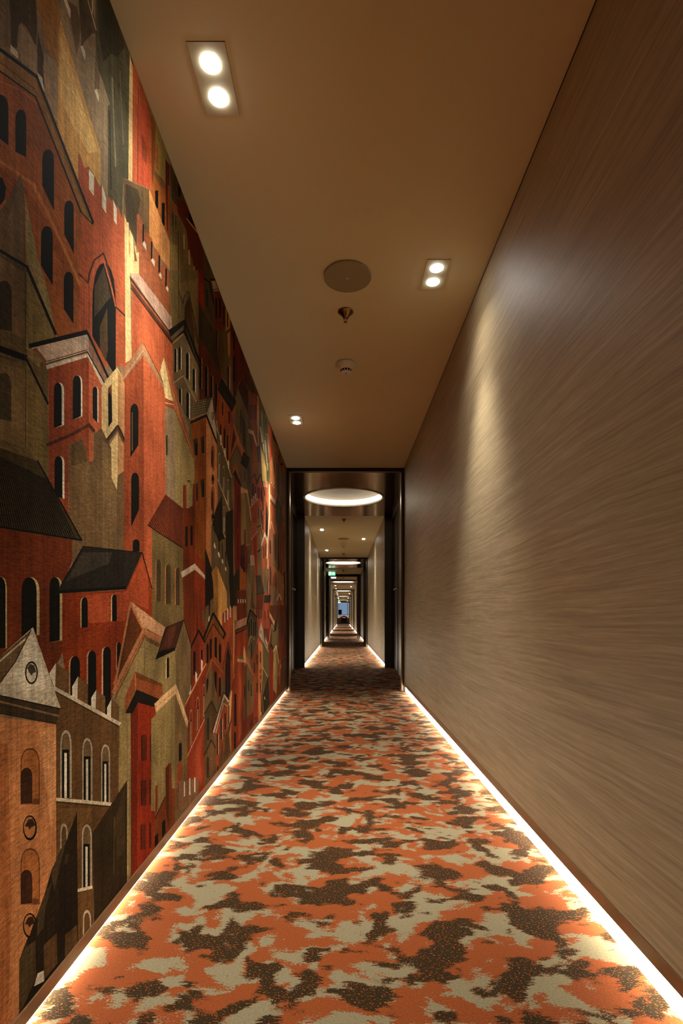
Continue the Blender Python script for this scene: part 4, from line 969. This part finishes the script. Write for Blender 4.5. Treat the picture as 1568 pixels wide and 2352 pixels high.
crop('I'); p((150, 38, 22), '498,1525 765,1600 775,2400 500,2400'); p((110, 30, 18), '395,1745 500,1525 500,2400 398,2400'); crop('D')
for a_, b_, ya, yb in ((1085, 1129, 128, 326), (1153, 1191, 132, 326), (1083, 1126, 474, 670), (1150, 1186, 466, 660), (1080, 1123, 815, 1012), (1148, 1165, 800, 1000)): r((96, 32, 18), a_, b_, ya, yb); r((66, 26, 16), a_, a_ + 10, ya + 10, yb)
p((140, 118, 72), '1200,-40 1345,-40 1345,560 1270,610 1195,750')
crop('I')
p((152, 130, 80), '768,1680 1060,1425 1052,2400 764,2400'); p((122, 98, 60), '1060,1420 1242,1925 1242,2400 1050,2400')
p((226, 182, 130), '1070,1245 1255,1800 1240,1915 1068,1400 772,1682 748,1545'); s((170, 120, 76), 8, '1066,1400 772,1684'); s((246, 206, 156), 10, '1072,1270 1240,1820'); s((190, 140, 94), 8, '770,1600 1066,1340')
crop('H')
p((150, 127, 78), '-120,1320 0,1180 165,1020 162,2160 0,2420 -120,2420'); p((122, 96, 58), '165,1010 316,1430 308,2120 200,2180 162,2160')
raw('tand', arch(205, 262, 1560, 1640, 1800, 1800)); w('blk', 212, 246, 1600, 1830, 1810)
p((140, 60, 32), '50,1910 85,1850 122,1840 122,2145 190,2145 196,1860 250,1812 252,2010 215,2250 60,2330 50,2100'); p((96, 42, 22), '50,1910 85,1860 85,2300 55,2320'); p((128, 90, 62), '215,2055 450,2035 450,2230 340,2380 200,2400'); p((104, 72, 46), '160,2180 215,2100 215,2400 150,2400')
for x_, ya, yb in ((280, 2070, 2240), (344, 2030, 2220), (404, 2020, 2190)): s('wht', 14, '%d,%d %d,%d' % (x_, ya, x_, yb))
# --- lower left: grey spire, orange tower, crenellated wall
crop('D')
p((126, 58, 26), '1180,800 1272,600 1282,370 1316,345 1322,540 1345,540 1345,900 1190,1060'); p((92, 40, 20), '1275,380 1300,352 1298,840 1272,700'); p('blk', '1190,910 1216,880 1216,960 1190,1000'); p('blk', '1246,800 1271,775 1271,880 1246,920'); s((70, 34, 18), 8, '1192,770 1270,605')
p((138, 44, 26), '1195,520 1212,515 1212,700 1195,740')
p((100, 70, 38), '425,-60 915,60 912,600 850,680 720,900 715,1600 600,1780 425,1400'); p((116, 82, 44), '430,690 700,690 640,900 600,1000 430,1100')
crop('C')
p((112, 80, 46), '500,1655 622,1740 622,1945 490,1885'); p('wht', '502,1660 443,1750 490,1880 497,1860'); p((112, 80, 46), '700,1775 792,1850 792,2040 695,2000'); p('wht', '702,1778 650,1870 650,1965 695,1995'); p((112, 80, 46), '865,1895 947,1960 947,2130 860,2090'); p('wht', '867,1898 821,1970 821,2065 860,2085'); p((112, 80, 46), '1000,1980 1072,2040 1072,2210 998,2160'); p('wht', '1002,1984 964,2060 964,2135 998,2155')
p((100, 70, 38), '500,1900 1075,2225 1075,2420 490,2420'); s((206, 190, 162), 32, '490,1885 1076,2205'); s((60, 42, 24), 8, '500,1915 1070,2232')
crop('D')
for a_, b_, ya, yb, yi in ((464, 550, 90, 612, 240), (633, 711, 150, 636, 292), (778, 846, 200, 650, 330), (630, 706, 815, 1305, 965)): gothic(a_, b_, ya, yb, yi)
for a_, b_, ya, yb in ((464, 520, 808, 1000), (638, 700, 1474, 1680)): raw('gry', arch(a_, b_, ya, ya + 80, yb, yb)); raw((96, 68, 36), arch(a_ + 9, b_ - 9, ya + 22, ya + 90, yb, yb))
s((214, 196, 164), 26, '428,622 640,640 850,660'); s((60, 44, 26), 8, '430,645 840,680'); s((214, 196, 164), 24, '595,1325 704,1300')
p((52, 39, 22), '977,478 977,1275 725,1600 709,890'); p((66, 50, 28), '960,520 965,1000 900,1100 880,800'); s('dbr', 8, '710,890 975,485'); s((84, 64, 36), 8, '880,760 875,1200')
p((40, 30, 19), '592,718 602,1760 520,1900 280,2110 140,2300 140,1860 200,1720 290,1500 350,1330 400,1160 500,970'); p((70, 54, 34), '395,1185 440,1060 500,960 520,900 470,1100 440,1230 420,1330 400,1240'); p((66, 52, 32), '290,1500 340,1340 400,1260 350,1460 330,1620 270,1700'); p((60, 46, 28), '500,1050 530,1040 510,1130 495,1110')
p((92, 66, 38), '500,1665 592,1588 597,1745 500,1860'); p((92, 66, 38), '338,1745 437,1650 442,1885 338,2010'); p((76, 60, 36), '148,1862 272,1700 278,2000 145,2290'); p('wht', '290,1962 336,1940 341,2022 262,2062'); p('wht', '455,1902 492,1860 486,1892 458,1922')
p((196, 128, 78), '-900,-140 0,-10 432,42 432,1090 390,1180 350,1330 290,1500 200,1720 148,1862 148,2300 80,2420 -900,2700')
p((172, 104, 58), '-900,100 60,200 90,1400 60,2420 -900,2600'); p((214, 150, 98), '300,80 430,60 430,560 400,900 360,600')
for ya, yb, ym in ((228, 662, 380), (998, 1432, 1165)): raw((110, 62, 32), arch(158, 306, ya, ya + 130, yb, yb)); raw((176, 108, 56), arch(165, 298, ya + 12, ya + 136, yb - 4, yb - 4)); raw((66, 38, 25), arch(160, 249, ym, ym + 70, yb - 4, yb - 8)); p((120, 70, 38), '250,%d 304,%d 304,%d 250,%d' % (yb - 45, yb - 45, yb, yb))
for cyy in (843, 1595): raw('blk', ell(230, cyy, 54, 98)); raw((190, 122, 72), ell(228, cyy - 4, 44, 82)); raw((58, 36, 24), [(190, cyy - 10), (215, cyy - 62), (250, cyy - 72), (272, cyy - 20), (240, cyy - 5), (225, cyy + 15), (215, cyy - 10)])
p((76, 60, 36), '148,1862 225,1690 290,1500 300,1640 272,1720 278,2000 145,2290'); p((40, 30, 19), '200,1760 250,1600 290,1520 285,1700')
crop('C')
p((196, 182, 156), '297,1335 545,2065 0,1945 -900,1720 -900,1500 0,1600'); p((100, 80, 54), '-900,1700 0,1600 275,1365 130,1660 0,1850 -900,1980'); s((196, 172, 136), 16, '-200,1720 0,1640 230,1440'); s('dbr', 10, '280,1360 130,1660 -60,1900'); p((214, 202, 178), '290,1400 340,1500 420,1900 200,1900 120,1780 200,1600')
ring('blk', (200, 186, 160), 283, 1745, 58, 104, 16); raw((70, 58, 42), [(245, 1700), (270, 1665), (310, 1680), (325, 1740), (300, 1745), (285, 1770), (260, 1740)])
p((66, 50, 33), '-900,1740 0,1945 545,2065 505,2205 0,2115 -900,1950'); s((128, 102, 70), 18, '-500,1880 0,2005 530,2135'); s('blk', 10, '-500,1830 0,1950 540,2070'); s('dbr', 12, '-500,1990 0,2110 505,2205')

# behind and beside the camera the town goes on: plain towers
cr[:] = (0, 0, 1)
yy = -0.06
pal = ['brickd', 'tan', 'orb', 'olv', 'brick', 'kha', 'redd']
extra = []
while yy < 0.70:
    wv = 0.10 + rnd.random() * 0.08
    z = 0.0
    while z < 2.2:
        hh = 0.35 + rnd.random() * 0.4
        extra.append(([(yy, z), (yy + wv, z), (yy + wv, z + hh), (yy + wv / 2, z + hh + 0.05), (yy, z + hh)], col(rnd.choice(pal))))
        extra.append(([(yy + wv * .35, z + hh * .4), (yy + wv * .6, z + hh * .4), (yy + wv * .6, z + hh * .7), (yy + wv * .47, z + hh * .76), (yy + wv * .35, z + hh * .7)], col('blk')))
        z += hh
    yy += wv
SHAPES = extra + SHAPES

def build_mural():
    y0, y1, z0, z1 = SECT[0][0], SECT[0][1] - 0.001, LB1 + 0.0003, H - 0.0008
    polys = [([(y0, z0), (y1, z0), (y1, z1), (y0, z1)], col('tand'))] + SHAPES
    verts, faces = [], []
    for pts, _ in polys:
        a = sum(pts[k][0] * pts[(k + 1) % len(pts)][1] - pts[(k + 1) % len(pts)][0] * pts[k][1] for k in range(len(pts)))
        if a < 0:
            pts = pts[::-1]
        base = len(verts)
        verts += [Vector((max(-1.0, min(9.0, q[0])), max(-1.0, min(4.0, q[1])))) for q in pts]
        faces.append(list(range(base, base + len(pts))))
    ov, oe, of, _, _, orig = delaunay_2d_cdt(verts, [], faces, 1, 1e-5, True)
    keep, cols = [], []
    for f, ids in zip(of, orig):
        if 0 in ids:
            keep.append(f)
            cols.append(polys[max(ids)][1])
    me = bpy.data.meshes.new('mural')
    me.from_pydata([(-AL, v.x, v.y) for v in ov], [], keep)
    at = me.color_attributes.new('Col', 'FLOAT_COLOR', 'CORNER')
    k = 0
    for pl, c in zip(me.polygons, cols):
        lc = lin(c)
        for _ in pl.loop_indices:
            at.data[k].color = lc
            k += 1
    bm = bmesh.new(); bm.from_mesh(me)
    bmesh.ops.delete(bm, geom=[v for v in bm.verts if not v.link_faces], context='VERTS')
    for f in bm.faces:
        if f.normal.x < 0:
            f.normal_flip()
    bm.to_mesh(me); bm.free()
    me.materials.append(M['mural'])
    o = bpy.data.objects.new('mural', me)
    C.objects.link(o)
    return tag(o, 'painted mural of a crowded medieval town in brick red, olive and cream', 'mural')
build_mural()
# ------------------------------------------------------------------ wall plates in the second section
def wall_plate(y, z, label, socket=False):
    t = thing('wall_plate', (-AL, y, z), label, 'socket' if socket else 'switch', 'white plates on the left veneer wall')
    box('plate', 0.0002, 0.007, -0.040, 0.040, -0.045, 0.045, M['white'], t, bev=0.002)
    if socket:
        box('insert', 0.0072, 0.0085, -0.026, 0.026, -0.026, 0.026, M['plate'], t, bev=0.0005)
    else:
        box('rocker', 0.0072, 0.0105, -0.028, 0.028, -0.034, 0.034, M['white'], t, bev=0.001)
    return t
wall_plate(10.05, 1.095, 'white light switch on the left veneer wall past the first portal')
wall_plate(10.15, 0.32, 'white wall socket low on the left veneer wall past the first portal', True)

# small black sensor high on the mural
ts = thing('wall_sensor', (-AL, 4.56, 2.062), 'tiny black round sensor high on the mural beside the first portal', 'sensor')
bm = bmesh.new(); add_lathe(bm, [(0.0, 0.001), (0.011, 0.001), (0.011, 0.006), (0.008, 0.012), (0.0, 0.014)], 20)
bmesh.ops.rotate(bm, verts=bm.verts[:], cent=(0, 0, 0), matrix=Matrix.Rotation(math.pi / 2, 3, 'Y'))
mesh_obj('sensor_head', bm, M['black'], ts)

# ------------------------------------------------------------------ exit sign
M['green'] = plain('exit_green', (20, 150, 80), 0.5, emit=(0.12, 0.62, 0.32), estr=1.5)
M['signwhite'] = plain('exit_white', (240, 250, 245), 0.5, emit=(0.80, 1.0, 0.92), estr=3.0)
M['coolglow'] = plain('cool_lamp', (230, 240, 245), 0.5, emit=(0.78, 0.92, 1.0), estr=4.0)

def flat_poly(bm, pts, y, th=0.001):
    a = [bm.verts.new((x, y, z)) for x, z in pts]
    b = [bm.verts.new((x, y + th, z)) for x, z in pts]
    bm.faces.new(a); bm.faces.new(b[::-1])
    for k in range(len(pts)):
        j = (k + 1) % len(pts)
        bm.faces.new([a[k], b[k], b[j], a[j]])

def exit_sign(x, y, z, wd, hg, label, flip=False):
    t = thing('exit_sign', (x, y, z), label, 'exit sign', 'green exit signs')
    box('housing', -wd / 2, wd / 2, 0.0, 0.030, -hg / 2, hg / 2, M['white'], t, bev=0.003)
    box('face', -wd / 2 + 0.004, wd / 2 - 0.004, -0.0015, -0.0002, -hg / 2 + 0.004, hg / 2 - 0.004, M['green'], t)
    u = hg
    # white doorway with the running figure, then the arrow
    bm = bmesh.new(); flat_poly(bm, [(-0.42 * wd, -0.38 * u), (-0.14 * wd, -0.38 * u), (-0.14 * wd, 0.38 * u), (-0.42 * wd, 0.38 * u)], -0.0032)
    mesh_obj('doorway', bm, M['signwhite'], t)
    bm = bmesh.new()
    cx0, cz0 = -0.27 * wd, 0.0
    fig = [(-0.02, 0.16), (0.06, 0.16), (0.14, 0.06), (0.20, 0.10), (0.17, 0.13), (0.10, 0.06), (0.05, -0.04), (0.14, -0.14), (0.10, -0.32), (0.04, -0.32), (0.07, -0.16), (-0.02, -0.08), (-0.08, -0.22), (-0.22, -0.24), (-0.22, -0.18), (-0.12, -0.16), (-0.07, 0.02), (-0.10, 0.08), (-0.16, 0.02), (-0.20, 0.04), (-0.12, 0.16)]
    flat_poly(bm, [(cx0 + a * u, cz0 + b * u) for a, b in fig], -0.0050)
    flat_poly(bm, [(cx0 + 0.06 * u + 0.06 * u * math.cos(k * math.pi / 6), 0.26 * u + 0.06 * u * math.sin(k * math.pi / 6)) for k in range(12)], -0.0050)
    mesh_obj('running_figure', bm, M['green'], t)
    bm = bmesh.new()
    flat_poly(bm, [(0.02 * wd, 0), (0.17 * wd, 0.28 * u), (0.26 * wd, 0.28 * u), (0.15 * wd, 0.07 * u), (0.42 * wd, 0.07 * u), (0.42 * wd, -0.07 * u), (0.15 * wd, -0.07 * u), (0.26 * wd, -0.28 * u), (0.17 * wd, -0.28 * u)], -0.0032)
    mesh_obj('arrow', bm, M['signwhite'], t)
    box('hanger', -0.02, 0.02, 0.008, 0.022, hg / 2 - 0.001, max(hg / 2 + 0.004, H - z), M['white'], t)
    return t
exit_sign(-0.348, 16.2, 2.078, 0.222, 0.128, 'green and white running figure exit sign hung before the fire door frame')
em = thing('emergency_light', (-0.36, 18.55, H), 'slim cool white emergency light bar on the ceiling behind the fire door frame', 'emergency light')
box('housing', -0.110, 0.110, -0.030, 0.030, -0.030, -0.001, M['white'], em, bev=0.004)
box('diffuser', -0.108, 0.108, -0.0335, -0.0305, -0.050, -0.002, M['coolglow'], em)

# ------------------------------------------------------------------ fire door set half way down
fd = thing('fire_door_frame', (0, 17.36, 0), 'dark fire door frame standing across the corridor behind the exit sign', 'door frame')
box('jamb', 0.470, 0.545, 0.0, 0.10, 0.0, H - 0.004, M['frame'], fd, bev=0.003)
box('jamb', -0.520, -0.452, 0.0, 0.10, 0.0, H - 0.004, M['frame'], fd, bev=0.003)
box('lintel', -0.4515, 0.4695, 0.0, 0.10, H - 0.085, H - 0.004, M['frame'], fd, bev=0.003)
box('infill', 0.5455, BR - 0.0005, 0.03, 0.07, 0.0, H - 0.004, M['panel'], fd)
box('infill', -AL + 0.0005, -0.5205, 0.03, 0.07, 0.0, H - 0.004, M['panel'], fd)
fl = thing('fire_door', (-0.452, 17.34, 0), 'dark fire door leaf folded open along the left veneer wall', 'door')
box('door_leaf', -0.020, 0.022, -0.92, -0.002, 0.008, H - 0.095, M['door'], fl, bev=0.002)
for s_ in (-1, 1):
    bm = bmesh.new()
    xx = 0.022 if s_ > 0 else -0.020
    add_tube(bm, [(xx, -0.86, 1.10), (xx + s_ * 0.045, -0.86, 1.10), (xx + s_ * 0.052, -0.85, 1.10), (xx + s_ * 0.052, -0.74, 1.10)], 0.009)
    mesh_obj('lever_handle', bm, M['steel'], fl)
box('closer', 0.0225, 0.060, -0.30, -0.06, H - 0.17, H - 0.12, M['steel'], fl, bev=0.004)

# ------------------------------------------------------------------ the lounge at the far end
Y0, Y1 = Y_END + 0.2, 57.0
M['glassblue'] = plain('daylit_blue_window', (150, 175, 200), 0.3, noise=0.35, nscale=1.6, emit=(0.30, 0.42, 0.62), estr=0.55)
M['blind'] = plain('glowing_white_blind', (225, 220, 210), 0.6, emit=(0.95, 0.9, 0.82), estr=0.45)  # white slats with a glow put into the material, not a lamp
M['redcloth'] = plain('red_brown_cloth', (150, 72, 52), 0.8, noise=0.2)
M['darkcloth'] = plain('charcoal_cloth', (38, 34, 36), 0.8, noise=0.15)
M['loungefloor'] = plain('grey_lounge_floor', (120, 112, 104), 0.4, noise=0.1)
struct(box('floor', -2.4, 2.4, Y0, Y1 + 0.2, -0.05, 0.0, M['loungefloor']), 'grey floor of the lounge beyond the corridor')
struct(box('ceiling', -2.4, 2.4, Y0, Y1 + 0.2, H + 0.4, H + 0.45, M['ceiling']), 'ceiling of the lounge beyond the corridor')
struct(box('wall_left', -2.45, -2.4, Y0, Y1 + 0.2, 0, H + 0.4, M['plaster']), 'left wall of the lounge')
struct(box('wall_right', 2.4, 2.45, Y0, Y1 + 0.2, 0, H + 0.4, M['plaster']), 'right wall of the lounge')
struct(box('wall_end', -2.4, 2.4, Y1, Y1 + 0.1, 0, 0.95, M['plaster']), 'low wall under the blue lounge window')
struct(box('wall_front', -2.4, -AL - T, Y0, Y0 + 0.05, 0, H + 0.4, M['plaster']), 'lounge wall left of the corridor mouth')
struct(box('wall_front', BR + T, 2.4, Y0, Y0 + 0.05, 0, H + 0.4, M['plaster']), 'lounge wall right of the corridor mouth')
struct(box('wall_front', -AL - T, BR + T, Y0 - 0.2, Y0 + 0.05, H + 0.0005, H + 0.4, M['plaster']), 'lounge wall above the corridor mouth')
wn = thing('window_1', (0, Y1, 0), 'tall blue daylit window at the end of the corridor', 'window'); wn['kind'] = 'structure'; del wn['category']
for k in range(5):
    x0 = -2.4 + k * 0.96
    box('pane', x0 + 0.02, x0 + 0.94, 0.03, 0.05, 1.0, H + 0.38, M['glassblue'], wn)
    box('mullion', x0 - 0.018 + 0.0, x0 + 0.018, 0.0, 0.08, 0.955, H + 0.395, M['frame'], wn)
box('sill', -2.35, 2.35, -0.06, 0.08, 0.951, 0.985, M['white'], wn)
for k in range(4):
    o = box('blind_slat', -1.6, 1.6, -0.02, 0.0, 0.0, 0.045, M['blind'], wn)
    o.location = (0, -0.02, 0.64 + k * 0.085)
# dark hanging picture and low table lamp are hinted by these pieces of furniture
pc = thing('dark_screen', (-0.30, Y1 - 0.16, 0.0), 'dark square screen standing before the blue window', 'screen')
box('panel', -0.22, 0.16, 0, 0.03, 1.02, 1.54, M['darkcloth'], pc, bev=0.005)
box('post', -0.05, -0.01, 0.0, 0.03, 0.02, 1.0195, M['black'], pc)
box('foot', -0.18, 0.12, -0.06, 0.09, 0.0, 0.0195, M['black'], pc)
ac = thing('armchair', (0.10, 53.6, 0.0), 'red-brown arched armchair with dark seat at the end of the corridor', 'armchair')
bm = bmesh.new()
n = 18
for k in range(n):
    a0, a1 = math.pi * k / n, math.pi * (k + 1) / n
    def q(a, rr, yv): return (rr * math.cos(a), yv, 0.42 + rr * 0.92 * math.sin(a))
    for (r0, r1) in ((0.30, 0.47),):
        v = [bm.verts.new(c_) for c_ in (q(a0, r0, 0), q(a1, r0, 0), q(a1, r1, 0), q(a0, r1, 0), q(a0, r0, 0.5), q(a1, r0, 0.5), q(a1, r1, 0.5), q(a0, r1, 0.5))]
        for f in ((0, 1, 2, 3), (4, 7, 6, 5), (0, 4, 5, 1), (3, 2, 6, 7)):
            bm.faces.new([v[i_] for i_ in f])
mesh_obj('arched_back', bm, M['redcloth'], ac)
box('arm', -0.47, -0.30, 0.0, 0.5, 0.05, 0.42, M['redcloth'], ac, bev=0.02)
box('arm', 0.30, 0.47, 0.0, 0.5, 0.05, 0.42, M['redcloth'], ac, bev=0.02)
box('seat', -0.298, 0.298, -0.02, 0.48, 0.08, 0.34, M['darkcloth'], ac, bev=0.03)
box('back_cushion', -0.285, 0.285, 0.38, 0.49, 0.342, 0.64, M['darkcloth'], ac, bev=0.03)
for sx_ in (-0.42, 0.42):
    for sy_ in (0.05, 0.45):
        box('leg', sx_ - 0.02, sx_ + 0.02, sy_ - 0.02, sy_ + 0.02, 0.0, 0.049, M['black'], ac)
ll = thing('lounge_fill_light', (0.0, 53.0, H + 0.4), 'added round fill light brightening the lounge beyond the corridor', 'ceiling light')  # added lamp, unseen, put in to brighten the dim lounge
lathe('rim', [(0.0, -0.001), (0.42, -0.001), (0.42, -0.045), (0.40, -0.047)], M['white'], ll, seg=48)
lathe('diffuser', [(0.0, -0.048), (0.30, -0.048), (0.399, -0.046)], M['ring'], ll, seg=48)
exit_sign(-0.34, 47.0, 2.06, 0.24, 0.14, 'far green exit sign above the mouth of the lounge')
ef = thing('corridor_end_frame', (0, Y_END, 0), 'dark frame round the far mouth of the corridor before the blue window', 'frame')
box('jamb', -AL - 0.02, -AL + 0.05, 0.0, 0.08, 0.0, H - 0.001, M['frame'], ef, bev=0.003)
box('jamb', BR - 0.05, BR + 0.02, 0.0, 0.08, 0.0, H - 0.001, M['frame'], ef, bev=0.003)
box('lintel', -AL + 0.0505, BR - 0.0505, 0.0, 0.08, H - 0.10, H - 0.001, M['frame'], ef, bev=0.003)
